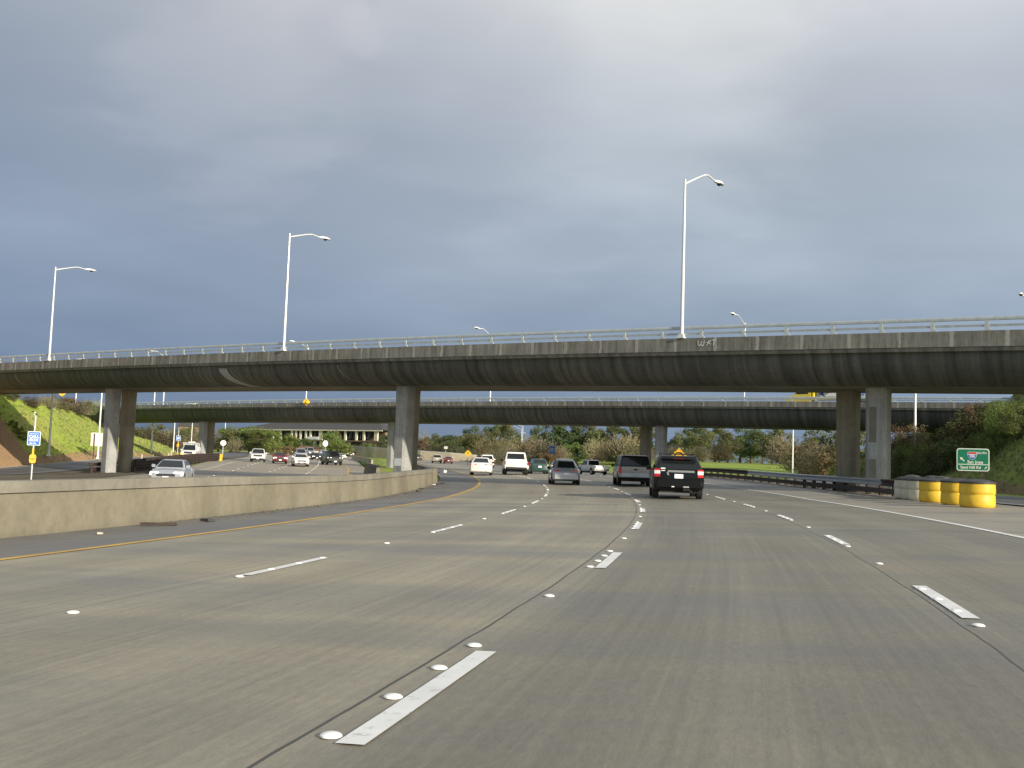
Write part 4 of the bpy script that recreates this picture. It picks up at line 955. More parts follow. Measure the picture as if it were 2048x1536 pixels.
# ------------------------------------------------------------------ vehicles
def lerp_st(st,y,k):
    if y<=st[0][0]: return st[0][k]
    for a,b in zip(st,st[1:]):
        if y<=b[0]: return a[k]+(b[k]-a[k])*(y-a[0])/max(1e-6,b[0]-a[0])
    return st[-1][k]
def car(label,cat,K,p,rz,sc=1.0,group=None,name=None):
    """K: dict of dimensions; origin on the ground at the centre, +Y is forward."""
    L,W,H=K['L'],K['W'],K['H']; body=K['paint']; t=thing(name or K['name'],label,cat,p,rz,group); t.scale=(sc,)*3
    st=[(-L/2+f*L,zb,zt,ws) for f,zb,zt,ws in K['st']]
    r=K.get('wr',.33); wy=(-L/2+K['wb'][0]*L,-L/2+K['wb'][1]*L); ar=r+.07
    ys=sorted(set([s[0] for s in st]+[w+ar*math.cos(math.pi*k/8) for w in wy for k in range(9)]+[w+ar*s*1.002 for w in wy for s in(-1,1)]))
    rings=[]
    for y in ys:
        zb,zt,ws=(lerp_st(st,y,k) for k in (1,2,3)); z0=zb
        for w in wy:
            d_=abs(y-w)
            if d_<=ar: z0=max(z0,min(zt-.16,r+math.sqrt(max(0,ar*ar-d_*d_))))
        h=zt-z0; w=W/2*ws
        hp=[(.93*w,z0),(.985*w,z0+.10*h),(w,z0+.40*h),(w*.995,z0+.62*h),(w*.965,z0+.86*h),(w*.90,zt-.02),(w*.78,zt+.005),(w*.35,zt+.02)]
        if h<.35: hp=[(.985*w,z0),(.992*w,z0+.10*h),(w,z0+.40*h),(w*.995,z0+.62*h),(w*.965,z0+.86*h),(w*.90,zt-.02),(w*.78,zt+.005),(w*.35,zt+.02)]
        rings.append([(-x,y,z) for x,z in hp]+[(x,y,z) for x,z in reversed(hp)])
    b=MB().loft(rings).build('body',body,t,sharp=40)
    MB().box((0,0,(.24+.52)/2),(W*.74,L*.90,.30)).build('underbody',M['under'],t)
    # cabin
    if 'cab' in K:
        f0,f1,g0,g1,bw,rw,zb=K['cab'] ; y0,y1,u0,u1=[-L/2+f*L for f in (f0,f1,g0,g1)]
        def ring(ya,yb,hw,z,c): return [(-hw,ya+c,z),(-hw+c,ya,z),(hw-c,ya,z),(hw,ya+c,z),(hw,yb-c,z),(hw-c,yb,z),(-hw+c,yb,z),(-hw,yb-c,z)]
        zr=H-.05; hb,hr=W/2*bw,W/2*rw; rd=K.get('round',0)
        rs=[ring(y0,y1,hb,zb-.06,.07),ring(y0,y1,hb,zb,.07)]
        if rd:
            for q in (.35,.65,.85): rs.append(ring(y0+(u0-y0)*(1-(1-q)**1.6)*.0+(u0-y0)*q**1.25,y1+(u1-y1)*q**1.1,hb+(hr-hb)*q**1.7,zb+(zr-zb)*q,.10))
        rs+=[ring(u0,u1,hr,zr,.09),ring(u0+.07,u1-.07,hr-.06,zr+.035,.09),ring(u0+.22,u1-.25,hr-.2,H+.0,.1)]
        MB().loft(rs).build('cabin',K.get('cabpaint',body),t,sharp=35)
        q={'rear':((-hb,y0,zb),(hb,y0,zb),(hr,u0,zr),(-hr,u0,zr)),'front':((hb,y1,zb),(-hb,y1,zb),(-hr,u1,zr),(hr,u1,zr)),'left':((-hb,y1,zb),(-hb,y0,zb),(-hr,u0,zr),(-hr,u1,zr)),'right':((hb,y0,zb),(hb,y1,zb),(hr,u1,zr),(hr,u0,zr))}
        def panel(nm,side,a0,a1,b0,b1,mat=None,off=.012,nn=6):
            A=[Vector(v) for v in q[side]]
            n=((A[1]-A[0]).cross(A[3]-A[0])).normalized()
            def at_(u,v):
                p_=(A[0].lerp(A[1],u)).lerp(A[3].lerp(A[2],u),v)
                if rd:
                    # follow the bulged ring profile
                    vv=v; bul=math.sin(math.pi*vv)*K.get('bulge',.1); p_=p_+n*bul*(1 if side in('rear','front') else .9)
                return p_
            vs=[];fs=[]
            for j in range(nn+1):
                for i_ in range(nn+1):
                    u=a0+(a1-a0)*i_/nn; v=b0+(b1-b0)*j/nn; vs.append(at_(u,v)+n*off)
            N1=(nn+1)**2; vs+=[v-n*(off+.02) for v in vs[:N1]]
            for j in range(nn):
                for i_ in range(nn):
                    k=j*(nn+1)+i_; fs.append((k,k+1,k+nn+2,k+nn+1))
            rim=[i_ for i_ in range(nn+1)]+[j*(nn+1)+nn for j in range(1,nn+1)]+[nn*(nn+1)+i_ for i_ in range(nn-1,-1,-1)]+[j*(nn+1) for j in range(nn-1,0,-1)]
            for a_,b_ in zip(rim,rim[1:]+rim[:1]): fs.append((a_,b_,b_+N1,a_+N1))
            return MB().add(vs,fs,0,True).build(nm,mat or M['glass'],t)
        rwn=K.get('rearwin',(.10,.90,.10,.90)); panel('rear_window','rear',*rwn)
        panel('windscreen','front',.06,.94,.06,.94)
        sp=K.get('split',.5)
        if K.get('sidewin',True):
            for sd in ('left','right'):
                a,b2=(.10,sp-.02); c,d2=(sp+.02,.90)
                panel('side_window',sd,a,b2,.12,.88); panel('side_window',sd,c,d2,.12,.88)
        ym=y1-.28 if not K.get('my') else K['my']
        for sx in (-1,1):
            mm=MB(); mm.loft([[(sx*(hb+dx_),ym+dy_,zb+dz_) for dx_,dz_ in ((.02*k0,-.0),(.02*k0+.2*k1,.0-.01),(.02*k0+.22*k1,.10),(.02*k0+.18*k1,.17*k1),(.02*k0,.15*k1))] for dy_,k0,k1 in ((-.06,1,.95),(0,1,1),(.07,1,.75))]); mm.build('side_mirror',K.get('mirror',body),t)
    # lamps
    for sx in (-1,1):
        tx,tz,tw,th=K['tail']; w=lerp_st(st,-L/2+.03*L,3)*W/2
        x=sx*(W/2*tx); o=MB()
        yb=-L/2+K.get('tail_in',.02)
        o.loft([[(x-sx*tw/2,yb-.025,tz-th/2),(x+sx*tw/2,yb+.02,tz-th/2),(x+sx*tw/2,yb+.02,tz+th/2),(x-sx*tw/2,yb-.025,tz+th/2)],[(x-sx*tw/2,yb+.12,tz-th/2),(x+sx*tw/2,yb+.28,tz-th/2),(x+sx*tw/2,yb+.28,tz+th/2),(x-sx*tw/2,yb+.12,tz+th/2)]],smooth=False)
        tl=o.build('tail_light',M['tail'],t)
        if K.get('tail_clear'):
            z0=tz+K['tail_clear'][0]; hh=K['tail_clear'][1]
            MB().loft([[(x-sx*tw*.5,yb-.032,z0-hh/2),(x+sx*tw*.505,yb+.014,z0-hh/2),(x+sx*tw*.505,yb+.014,z0+hh/2),(x-sx*tw*.5,yb-.032,z0+hh/2)],[(x-sx*tw/2,yb+.1,z0-hh/2),(x+sx*tw*.505,yb+.2,z0-hh/2),(x+sx*tw*.505,yb+.2,z0+hh/2),(x-sx*tw/2,yb+.1,z0+hh/2)]],smooth=False).build('clear_lens',M['clear'],tl)
        hx,hz,hw,hh=K['head']; yf=L/2-K.get('head_in',.03)
        MB().loft([[(sx*(W/2*hx-hw/2),yf+.02,hz-hh/2),(sx*(W/2*hx+hw/2),yf-.10,hz-hh/2),(sx*(W/2*hx+hw/2),yf-.16,hz+hh/2),(sx*(W/2*hx-hw/2),yf-.03,hz+hh/2)],[(sx*(W/2*hx-hw/2),yf-.3,hz-hh/2),(sx*(W/2*hx+hw/2),yf-.4,hz-hh/2),(sx*(W/2*hx+hw/2),yf-.4,hz+hh/2),(sx*(W/2*hx-hw/2),yf-.3,hz+hh/2)]],smooth=False).build('headlight',M['hl'] if K.get('lit') else M['clear'],t)
    gz0=K.get('grille',(.95,.58,.14)); MB().box((0,L/2-.035,gz0[1]),(gz0[0],.09,gz0[2])).build('grille',M['trim'],t)
    if K.get('low_grille',True): MB().box((0,L/2-.03,.36),(.9,.08,.12)).build('grille',M['trim'],t)
    for sy in (-1,1): 
        if K.get('plates',True): MB().box((0,sy*(L/2+.012),K.get('plate_z',.75) if sy<0 else .44),(.33,.03,.165)).build('licence_plate',M['plate'],t)
    # bumper and exhaust
    if 'bump' in K:
        z0,z1,mt=K['bump']; MB().loft([[(-W*.47,-L/2-.03+.10,z),(-W*.40,-L/2-.045,z),(W*.40,-L/2-.045,z),(W*.47,-L/2-.03+.10,z),(W*.47,-L/2+.25,z),(-W*.47,-L/2+.25,z)] for z in (z0,z0+.03,z1-.03,z1)],smooth=False).build('rear_bumper',mt,t)
    MB().tube([(W*.24,-L/2-.02,.30),(W*.24,-L/2+.5,.30)],.035,8).build('exhaust_pipe',M['trim'],t)
    # wheels
    for w in wy:
        for sx in (-1,1):
            wd=K.get('ww',.21); x0=sx*(W/2-.015); x1=sx*(W/2-wd); prof=[(r*.62,x1),(r*.93,x1),(r,x1+(x0-x1)*.12),(r,x1+(x0-x1)*.88),(r*.93,x0),(r*.66,x0),(r*.60,x0-sx*.03)]
            vs=[];n=20;fs=[]
            for rr,x in prof:
                for k in range(n): a=2*math.pi*k/n; vs.append((x,w+rr*math.cos(a),r+rr*math.sin(a)))
            for i_ in range(len(prof)-1):
                for k in range(n): fs.append((i_*n+k,i_*n+(k+1)%n,(i_+1)*n+(k+1)%n,(i_+1)*n+k))
            fs.append(tuple(range(n)))
            wo_=MB().add(vs,fs,0,True).build('wheel',M['tyre'],t,sharp=40)
            vs=[(x0-sx*.028,w,r)]; 
            for k in range(20): a=2*math.pi*k/20; q_=r*(.62 if k%4 else .60); vs.append((x0-sx*.012,w+q_*math.cos(a),r+q_*math.sin(a)))
            fs=[(0,1+k,1+(k+1)%20) for k in range(20)]
            vs2=[(v[0]-sx*.02,v[1],v[2]) for v in vs]
            MB().add(vs,fs).add(vs2,fs).build('rim',M['rim'],wo_)
    for fn in K.get('extra',[]): fn(t,K)
    return t
def rear_strip(z,w,h,mat,name='trim_strip',y=-.02): return lambda t,K: MB().box((0,-K['L']/2+y,z),(w,.03,h)).build(name,mat,t)
SED=dict(name='sedan_car',L=4.7,W=1.76,H=1.42,wb=(.205,.80),st=[(0,.42,.80,.86),(.012,.30,.93,.93),(.05,.22,.99,.98),(.18,.2,1.0,1),(.5,.2,.95,1),(.72,.2,.93,1),(.88,.2,.84,.98),(.96,.24,.74,.93),(1,.36,.62,.82)],cab=(.13,.73,.29,.56,.90,.66,.97),tail=(.70,.80,.36,.15),head=(.72,.66,.36,.15),head_in=.05,plate_z=.60,paint=P_['white'])
HAT=dict(SED,name='hatchback_car',L=4.1,W=1.72,H=1.46,wb=(.17,.79),st=[(0,.42,.82,.88),(.012,.30,.98,.95),(.05,.22,1.0,.99),(.4,.2,.96,1),(.68,.2,.94,1),(.88,.2,.84,.98),(.96,.24,.72,.92),(1,.36,.6,.8)],cab=(.03,.74,.17,.52,.92,.68,.97),tail=(.76,.86,.24,.2),plate_z=.70)
SUV=dict(name='suv_car',L=4.85,W=1.95,H=1.76,wb=(.19,.80),wr=.38,ww=.25,st=[(0,.52,1.0,.92),(.01,.40,1.10,.97),(.03,.34,1.12,.995),(.5,.32,1.09,1),(.70,.32,1.09,1),(.90,.34,1.03,.98),(.97,.38,.92,.94),(1,.5,.8,.86)],cab=(.012,.70,.075,.53,.94,.74,1.09),tail=(.84,.98,.22,.30),head=(.74,.82,.36,.2),head_in=.05,grille=(1.0,.80,.2),plate_z=.86,paint=P_['black'],rearwin=(.07,.93,.06,.80))
PKU=dict(name='pickup_truck',L=5.3,W=1.98,H=1.80,wb=(.20,.79),wr=.39,ww=.26,st=[(0,.55,1.06,.96),(.01,.46,1.10,.985),(.40,.42,1.10,1),(.42,.40,1.10,1),(.72,.40,1.10,1),(.92,.42,1.04,.98),(.98,.46,.94,.95),(1,.55,.84,.9)],cab=(.42,.78,.45,.64,.92,.76,1.09),tail_in=-.03,tail=(.90,.88,.14,.36),head=(.78,.82,.32,.2),grille=(1.0,.82,.24),plate_z=.62,paint=P_['white'],bump=(.50,.70,M['chrome']),split=.55)
def roof_rack(t,K):
    W,H,L=K['W'],K['H'],K['L']
    for sx in (-1,1): MB().tube([(sx*W*.325,-L*.37,H-.02),(sx*W*.325,-L*.36,H+.07),(sx*W*.325,0,H+.085),(sx*W*.325,L*.02,H+.0)],.022,6).build('roof_rail',M['trim'],t)
    for y in (-L*.33,-L*.10): MB().tube([(-W*.325,y,H+.07),(W*.325,y,H+.07)],.018,6).build('cross_bar',M['trim'],t)
def suv_rear(t,K):
    W,H,L=K['W'],K['H'],K['L']; y=-L/2
    MB().box((.08,y-.005,1.045),(1.02,.05,.075)).build('chrome_strip',M['chrome'],t)
    MB().hexa([(-.44,y-.028,.90),(-.36,y-.028,.88),(-.36,y+.02,.88),(-.44,y+.02,.90),(-.47,y-.028,1.01),(-.40,y-.028,1.01),(-.40,y+.02,1.01),(-.47,y+.02,1.01)]).build('chrome_strip',M['chrome'],t)
    MB().box((-.60,y+.04,1.145),(.17,.02,.05)).box((-.60,y+.01,1.06),(.15,.02,.03)).build('badge',M['clear'],t)
    MB().box((0,y+.22,H-.115),(.42,.06,.05)).build('brake_light',M['tail'],t)
    MB().loft([[(-.66,y+.30,H-.035),(.66,y+.30,H-.035),(.64,y+.06,H-.075),(-.64,y+.06,H-.075)],[(-.66,y+.30,H-.075),(.66,y+.30,H-.075),(.64,y+.06,H-.10),(-.64,y+.06,H-.10)]],smooth=False).build('spoiler',K['paint'],t)
    MB().box((.30,y+.12,.36),(.26,.3,.12)).build('muffler',M['under'],t)
    MB().box((-.22,y-.035,.46),(.10,.03,.04)).box((.28,y-.035,.46),(.22,.03,.025)).build('reflector',M['clear'],t)
def dp(px,py,blend=.35,wpx=None,W=None,ymin=0):
    """stand a vehicle on the road below image point (px,py); returns place, scale"""
    b=bp(px,py); sc=1.0; Y=b[1]
    if wpx:
        Yw=W*F/wpx; Y=b[1]+(Yw-b[1])*blend; sc=max(.88,min(1.14,wpx*Y/F/W))
    q=at(px,py,Y); return (q[0],Y,gz(q[0],Y)),sc
def ours(px,py,wpx,W,extra=0,blend=.35,back=2.3):
    p,sc=dp(px,py,blend,wpx,W); s,off=so(p); th=rth(s)+extra
    # the sight point is the rear axle line: move the centre forward
    return (p[0]+math.sin(th)*back,p[1]+math.cos(th)*back,gz(p[0]+math.sin(th)*back,p[1]+math.cos(th)*back)),-th,sc
def theirs(px,py,wpx,W,dirxy,blend=.35,back=2.3):
    p,sc=dp(px,py,blend,wpx,W); l=math.hypot(*dirxy); d_=(dirxy[0]/l,dirxy[1]/l) # travelling direction
    c=(p[0]-d_[0]*back,p[1]-d_[1]*back); return (c[0],c[1],gz(*c)),math.atan2(-d_[0],d_[1]),sc
gO='traffic ahead in our lanes'; gT='oncoming traffic'
p,rz,sc=ours(1356,998,99,1.95,.02,.3)
car('black SUV with roof rack, chrome strip and white plate, nearest vehicle ahead','car',dict(SUV,H=1.66,tail_in=-.015,paint=P_['black'],tail_clear=(.02,.13),extra=[roof_rack,suv_rear],bump=(.44,.72,P_['black']),mirror=P_['black']),p,rz,sc*1.02,gO)
def shell(t,K):
    W,H,L=K['W'],K['H'],K['L']; y0,y1=-L/2+.02,-L/2+.425*L
    rs=[]
    for z,w,a,b in ((1.10,.90,0,0),(1.16,.90,.02,0),(1.62,.80,.20,.0),(1.73,.74,.28,.02),(1.77,.60,.40,.1)): rs.append([(-W/2*w,y0+a+.04,z),(-W/2*w+.05,y0+a,z),(W/2*w-.05,y0+a,z),(W/2*w,y0+a+.04,z),(W/2*w,y1-b,z),(-W/2*w,y1-b,z)])
    MB().loft(rs).build('camper_shell',P_['black'],t,sharp=30)
    A=[Vector((-W/2*.83,y0-.004,1.17)),Vector((W/2*.83,y0-.004,1.17)),Vector((W/2*.74,y0+.205-.02,1.62)),Vector((-W/2*.74,y0+.205-.02,1.62))]
    v=[a-Vector((0,.0,0)) for a in A]+[a+Vector((0,.03,-.02)) for a in A]; MB().hexa(v).build('rear_window',M['glass'],t)
    MB().box((0,-L/2-.008,.93),(.20,.02,.09)).build('tailgate_handle',M['trim'],t)
    MB().box((0,-L/2+.06,.40),(.12,.3,.10)).build('tow_hitch',M['under'],t)
p,rz,sc=ours(1269,972,68,1.98,.03)
car('silver grey pickup with black camper shell beside the black SUV','pickup truck',dict(PKU,paint=P_['grey'],extra=[shell],bump=(.50,.72,M['guard']),mirror=M['trim'],plate_z=.60),p,rz,sc,gO)
BEE=dict(HAT,name='hatchback_car',L=4.1,W=1.74,H=1.56,round=1,bulge=.15,st=[(0,.45,.58,.70),(.02,.30,.76,.86),(.06,.24,.88,.95),(.12,.22,.96,.99),(.2,.2,1.0,1),(.68,.2,.97,1),(.84,.22,.90,.97),(.94,.26,.74,.88),(1,.4,.55,.66)],cab=(.06,.80,.30,.56,.86,.56,.90),tail=(.63,.78,.21,.19),tail_in=.10,head=(.66,.68,.30,.24),head_in=.22,plate_z=.62,grille=(.6,.34,.1),paint=P_['silver'],bump=(.32,.58,P_['silver']),rearwin=(.12,.88,.12,.92),mirror=M['trim'],wr=.33)
p,rz,sc=ours(1133,970,58,1.74,-.02)
car('silver rounded hatchback with round red tail lamps ahead in the middle lane','car',BEE,p,rz,sc,gO)
p,rz,sc=ours(1032,947.5,48,1.95,.06,.5)
car('tall white pickup with closed white tailgate between the white sedan and the green car','pickup truck',dict(PKU,paint=P_['white'],H=1.86,cab=(.30,.80,.34,.62,.93,.78,1.09),bump=(.46,.62,M['trim']),tail=(.93,.92,.09,.24),rearwin=(.08,.92,.25,.88),mirror=M['trim']),p,rz,sc,gO)
p,rz,sc=ours(1080,948,36,1.7,.04,.4)
car('dark green hatchback below the yellow diamond sign','car',dict(HAT,paint=P_['green'],tail=(.72,.78,.34,.13),mirror=M['trim']),p,rz,sc,gO)
p,rz,sc=ours(961,948.5,44,1.74,.10,.5)
car('white sedan with wide red tail lamps, leftmost near car in our lanes','car',dict(SED,paint=P_['white'],tail=(.66,.82,.50,.11),mirror=M['trim']),p,rz,sc,gO)
p,rz,sc=ours(974,932,28,1.8,.10,.5)
car('white van with red tail lamps partly hidden behind the white sedan','van',dict(SUV,paint=P_['white'],H=1.75),p,rz,sc,gO)
p,rz,sc=ours(1203,950,33,1.95,-.25,.55)
car('white open-bed pickup turning off by the green verge','pickup truck',dict(PKU,paint=P_['white'],H=1.78,tail=(.90,.9,.10,.24)),p,rz,sc,gO)
for px,py,w,W_,K,l in [(836,922,15,1.75,dict(SED,paint=P_['charcoal']),'dark car with bright rear lamps just right of the middle column'),(853,922,13,1.7,dict(HAT,paint=P_['red']),'small bright red car far round the bend'),(874,924.5,19,1.9,dict(SUV,paint=P_['gold'],H=1.75),'pale van-like SUV far ahead before the tan retaining wall'),(897,927,17.5,1.75,dict(SED,paint=P_['darkred']),'dark red sedan far ahead beside the pale SUV'),(944,915,14,1.75,dict(SED,paint=P_['white']),'white car roof far ahead right of the yellow diamond sign')]:
    p,rz,sc=ours(px,py,w,W_,.03,.75); car(l,'car',K,p,rz,sc,gO)
# oncoming
d2=(.27,-1); 
p,rz,sc=theirs(331,966,66,1.76,(.16,-1),.75)
car('silver sedan with lit headlights just above the median barrier','car',dict(SED,paint=P_['silver'],lit=True,mirror=P_['silver'],head=(.70,.66,.42,.17)),p,rz,sc,gT)
for px,py,w,W_,K,l,dr,cat in [(515,924.5,29,1.9,dict(SUV,paint=P_['white'],H=1.75,L=4.6,grille=(1.1,.80,.22)),'white SUV without lit lamps, leftmost car of the oncoming group',(.22,-1),'car'),
 (560,930,28,1.72,dict(SED,paint=P_['maroon'],lit=True),'maroon red car with lit headlights coming towards the camera',(.25,-1),'car'),
 (603,935.5,31,1.72,dict(SED,paint=P_['white']),'white sedan nearest in the middle of the oncoming group',(.28,-1),'car'),
 (670,930,31,1.9,dict(SUV,paint=P_['charcoal'],H=1.74,lit=True,head=(.72,.80,.40,.22)),'dark grey SUV with bright headlights in the lane beside the yellow line',(.38,-1),'car'),
 (604,917,21,1.9,dict(SUV,paint=P_['silver'],H=1.9),'pale van directly behind the oncoming white sedan',(.33,-1),'van'),
 (634,922,19,1.75,dict(SED,paint=P_['black'],lit=True),'black sedan with lit headlights left of the dark grey SUV',(.36,-1),'car'),
 (651,918,15,1.85,dict(SUV,paint=P_['white'],H=1.7),'white car half hidden behind the oncoming black sedan',(.4,-1),'car'),
 (624,911,15,1.9,dict(SUV,paint=P_['silver'],H=2.0),'tall grey van farthest up the oncoming middle lane',(.45,-1),'van'),
 (686,924,15,1.8,dict(SED,paint=P_['white'],lit=True),'white car peeping out behind the dark grey SUV',(.4,-1),'car'),
 (702,914,14,1.8,dict(SED,paint=P_['charcoal'],lit=True),'far dark car with two bright headlights, left of a pair',(.5,-1),'car'),
 (728,914,14,1.8,dict(SED,paint=P_['charcoal'],lit=True),'far dark car with two bright headlights, right of a pair by the grass patch',(.5,-1),'car')]:
    p,rz,sc=theirs(px,py,w,W_,dr,.6); car(l,cat,K,p,rz,sc,gT)
def ladder(t,K):
    W,H,L=K['W'],K['H'],K['L']
    mb=MB()
    for sx in (-1,1):
        mb.tube([(sx*W*.42,-L*.45,H+.15),(sx*W*.42,L*.25,H+.15)],.04,5)
        for y in (-L*.42,-L*.1,L*.12): mb.tube([(sx*W*.42,y,1.05),(sx*W*.42,y,H+.15)],.035,5)
    for y in (-L*.42,-L*.1,L*.12): mb.tube([(-W*.42,y,H+.15),(W*.42,y,H+.15)],.035,5)
    mb.build('ladder_rack',M['white'],t)
    MB().box((.1,-L*.2,H+.25),(.5,1.6,.18)).box((-.3,-L*.15,H+.27),(.25,1.2,.2)).build('rack_load',M['white'],t)
    for sx in (-1,1): MB().box((sx*W*.37,L/2-.02,.66),(.26,.10,.2)).build('headlight',M['amber'],t)
    MB().box((0,-L*.28,1.35),(W*.98,L*.4,.5)).build('tool_box',M['white'],t)
p,rz,sc=theirs(376,916,31,2.0,(.18,-1),.75)
car('white utility truck with ladder rack and amber lamps on the entry ramp','truck',dict(PKU,paint=P_['white'],H=1.92,extra=[ladder]),p,rz,sc,gT)
# on the far overpass
def far_road(px,noff): p=on_bridge(FAR,px,noff); return (p[0],p[1],p[2]-.52+.06)
angF=math.atan2(BD[1],BD[0])
t=thing('tow_truck','yellow flatbed truck carrying a blue and white load on the far overpass','truck',far_road(1660,3.2),angF)
Ht=2.35
def box_t(nm,c,d,mat,par=None): return MB().box(c,d).build(nm,mat,par or t)
mb=MB(); 
pr=[(-3.9,.55),(-3.95,.95),(-3.7,1.15),(-3.15,1.22),(-2.85,1.78),(-2.55,1.92),(-1.6,1.92),(-1.5,1.1),(-1.5,.55)]
m=len(pr); mb.add([(x,-1.05,z) for x,z in pr]+[(x,1.05,z) for x,z in pr],[tuple(range(m)),tuple(range(2*m-1,m-1,-1))]+[(k,(k+1)%m,(k+1)%m+m,k+m) for k in range(m)]); mb.build('cab',P_['yellow'],t)
for sy in (-1,1): MB().hexa([(-2.95,sy*1.06,1.35),(-1.75,sy*1.06,1.35),(-1.75,sy*1.04,1.35),(-2.95,sy*1.04,1.35),(-2.68,sy*1.06,1.95),(-1.75,sy*1.06,1.95),(-1.75,sy*1.04,1.95),(-2.68,sy*1.04,1.95)]).build('side_window',M['glass'],t)
MB().hexa([(-3.18,-.95,1.30),(-3.18,.95,1.30),(-3.12,.95,1.30),(-3.12,-.95,1.30),(-2.88,-.9,1.93),(-2.88,.9,1.93),(-2.82,.9,1.93),(-2.82,-.9,1.93)]).build('windscreen',M['glass'],t)
box_t('flatbed',(1.1,0,.95),(5.1,2.1,.22),P_['yellow']); box_t('headboard',(-1.3,0,1.5),(.14,2.0,1.0),P_['yellow'])
for x in (-3.0,2.4,3.2):
    for sy in (-1,1):
        w_=MB(); w_.tube([(x,sy*.75,.48),(x,sy*1.03,.48)],.48,18); w_.build('wheel',M['tyre'],t)
t2=thing('car_on_flatbed','blue and white car riding on the yellow flatbed truck','car',far_road(1655,3.2),angF)
t2.location=(t2.location.x,t2.location.y,t2.location.z+1.07)
bo=dict(SED,L=4.2,H=1.35,paint=P_['blue'])
bpy.data.objects.remove(t2)
q=far_road(1682,3.2); car('blue sedan with pale trim riding on the yellow flatbed truck','car',bo,(q[0],q[1],q[2]+1.07),angF-math.pi/2+math.pi,.95)
bl=MB().hexa([(-.2,-1.0,1.1),(2.8,-1.0,1.1),(2.8,-.96,1.1),(-.2,-.96,1.1),(.2,-1.0,1.42),(3.2,-1.0,1.42),(3.2,-.96,1.42),(.2,-.96,1.42)]).build('side_board',M['white'],t)
for px,no,K,l in []:
    q=far_road(px,no); car(l,'car',K,q,angF+math.pi/2,1.0)
# ------------------------------------------------------------------ building beyond the left lanes
A=at(531,905,372); Bq=at(763,900,338); A=(A[0],A[1]); Bq=(Bq[0],Bq[1])
ux,uy=Bq[0]-A[0],Bq[1]-A[1]; Lb=math.hypot(ux,uy); ang=math.atan2(uy,ux)
zb=gz(*A)-.5
t=thing('office_building','long two-storey building with dark hip roof and white columns beyond the oncoming lanes','building',(A[0],A[1],zb),ang)
eL=at(531,853,372)[2]-zb; eR=at(763,866.5,338)[2]-zb; eave=(eL+eR)/2
ridge=eave+2.9
X0=-14; D=16
M['bwall']=pm('brown stucco wall',(.20,.145,.10),.85,0,.2,.5); M['roof']=pm('dark shingle roof',(.060,.060,.058),.9,0,.25,1.2,.3); M['bcol']=pm('cream column',(.72,.66,.54),.7,0,.08,.6); M['bwin']=pm('dark office glazing',(.025,.028,.03),.15,0,.3,.6)
fl=eave-3.7; MB().box(((X0+Lb)/2,D/2+.9,eave/2-.8),(Lb-X0-1.0,D-1.8,eave+1.4)).build('wall',M['bwall'],t)
mb=MB(); o_=1.3
v=[(X0-o_,-o_,eave),(Lb+o_,-o_,eave),(Lb+o_,D+o_,eave),(X0-o_,D+o_,eave),(X0+9,D/2,ridge),(Lb-9.0,D/2,ridge)]
mb.add(v,[(0,1,5,4),(1,2,5),(2,3,4,5),(3,0,4),(3,2,1,0)]); rf=mb.build('roof',M['roof'],t)
MB().box(((X0+Lb)/2,-o_+.0,eave-.2),(Lb-X0+2*o_-.02,.18,.38)).build('fascia',M['bcol'],t)
MB().box(((X0+Lb)/2,-.2,fl),(Lb-X0,2.2,.45)).build('balcony',M['bwall'],t)
def bx_(px): 
    d_=ray(px,880); # intersect with facade line
    den=ux/Lb-d_[0]*uy/Lb; s=(d_[0]*A[1]-A[0])/den; return s
cols=[549,564,587,595,604,615,624,643,646,673,676,694,716,731,754,757]
for px in cols: MB().box((bx_(px),-.75,fl+1.75),(.85,.5,3.4)).build('column',M['bcol'],t)
for px in (552,586,606,632,645,690,702,731,745): MB().box((bx_(px),-.55,fl/2-.4),(1.1,.5,fl+.2)).build('column',M['bcol'],t)
xs=[bx_(c) for c in (540,556,575,591,609,634,660,685,705,723,742)]
for a_,b_ in zip(xs,xs[1:]):
    MB().box(((a_+b_)/2,-.03,fl+1.9),((b_-a_)*.86,.12,2.4)).build('window',M['bwin'],t); MB().box(((a_+b_)/2,-.03,fl-2.1),((b_-a_)*.82,.12,2.2)).build('window',M['bwin'],t)
for a_,b_ in ((620,642),(738,760)): MB().box(((bx_(a_)+bx_(b_))/2,-1.25,fl+.75 if a_<700 else fl-2.6),(abs(bx_(b_)-bx_(a_)),.12,1.0)).build('railing',M['white'],t)
b=at(617,902,300); t=thing('low_shed','low brown-roofed shed before the long building behind the oncoming cars','building',(b[0],b[1],gz(b[0],b[1])-.1),R(-8))
M['shedroof']=pm('brown tile roof',(.17,.10,.065),.85,0,.25,1.5)
MB().box((0,2,.65),(7.4,3.6,1.5)).build('wall',M['bcol'],t); mb=MB(); mb.add([(-4.1,-.3,1.3),(4.1,-.3,1.3),(4.1,4.3,1.3),(-4.1,4.3,1.3),(-3.4,2,2.35),(3.4,2,2.35)],[(0,1,5,4),(1,2,5),(2,3,4,5),(3,0,4),(3,2,1,0)]); mb.build('roof',M['shedroof'],t)
b=at(385,872,300); t=thing('hill_house','small dark-walled house with pale trim among the brown bushes at left','building',(b[0],b[1],b[2]-3.5),R(10))
MB().box((0,2,3.1),(8,5,6.2)).build('wall',M['bwall'],t); MB().box((2.5,-.6,3.4),(1.6,.3,5.4)).build('pillar',M['bcol'],t); MB().box((-1.5,-.55,4.2),(3.6,.1,1.8)).build('window',M['bwin'],t)
mb=MB(); mb.add([(-4.8,-.8,6.2),(4.8,-.8,6.2),(4.8,5,6.2),(-4.8,5,6.2),(-3,2,7.8),(3,2,7.8)],[(0,1,5,4),(1,2,5),(2,3,4,5),(3,0,4),(3,2,1,0)]); mb.build('roof',M['roof'],t)
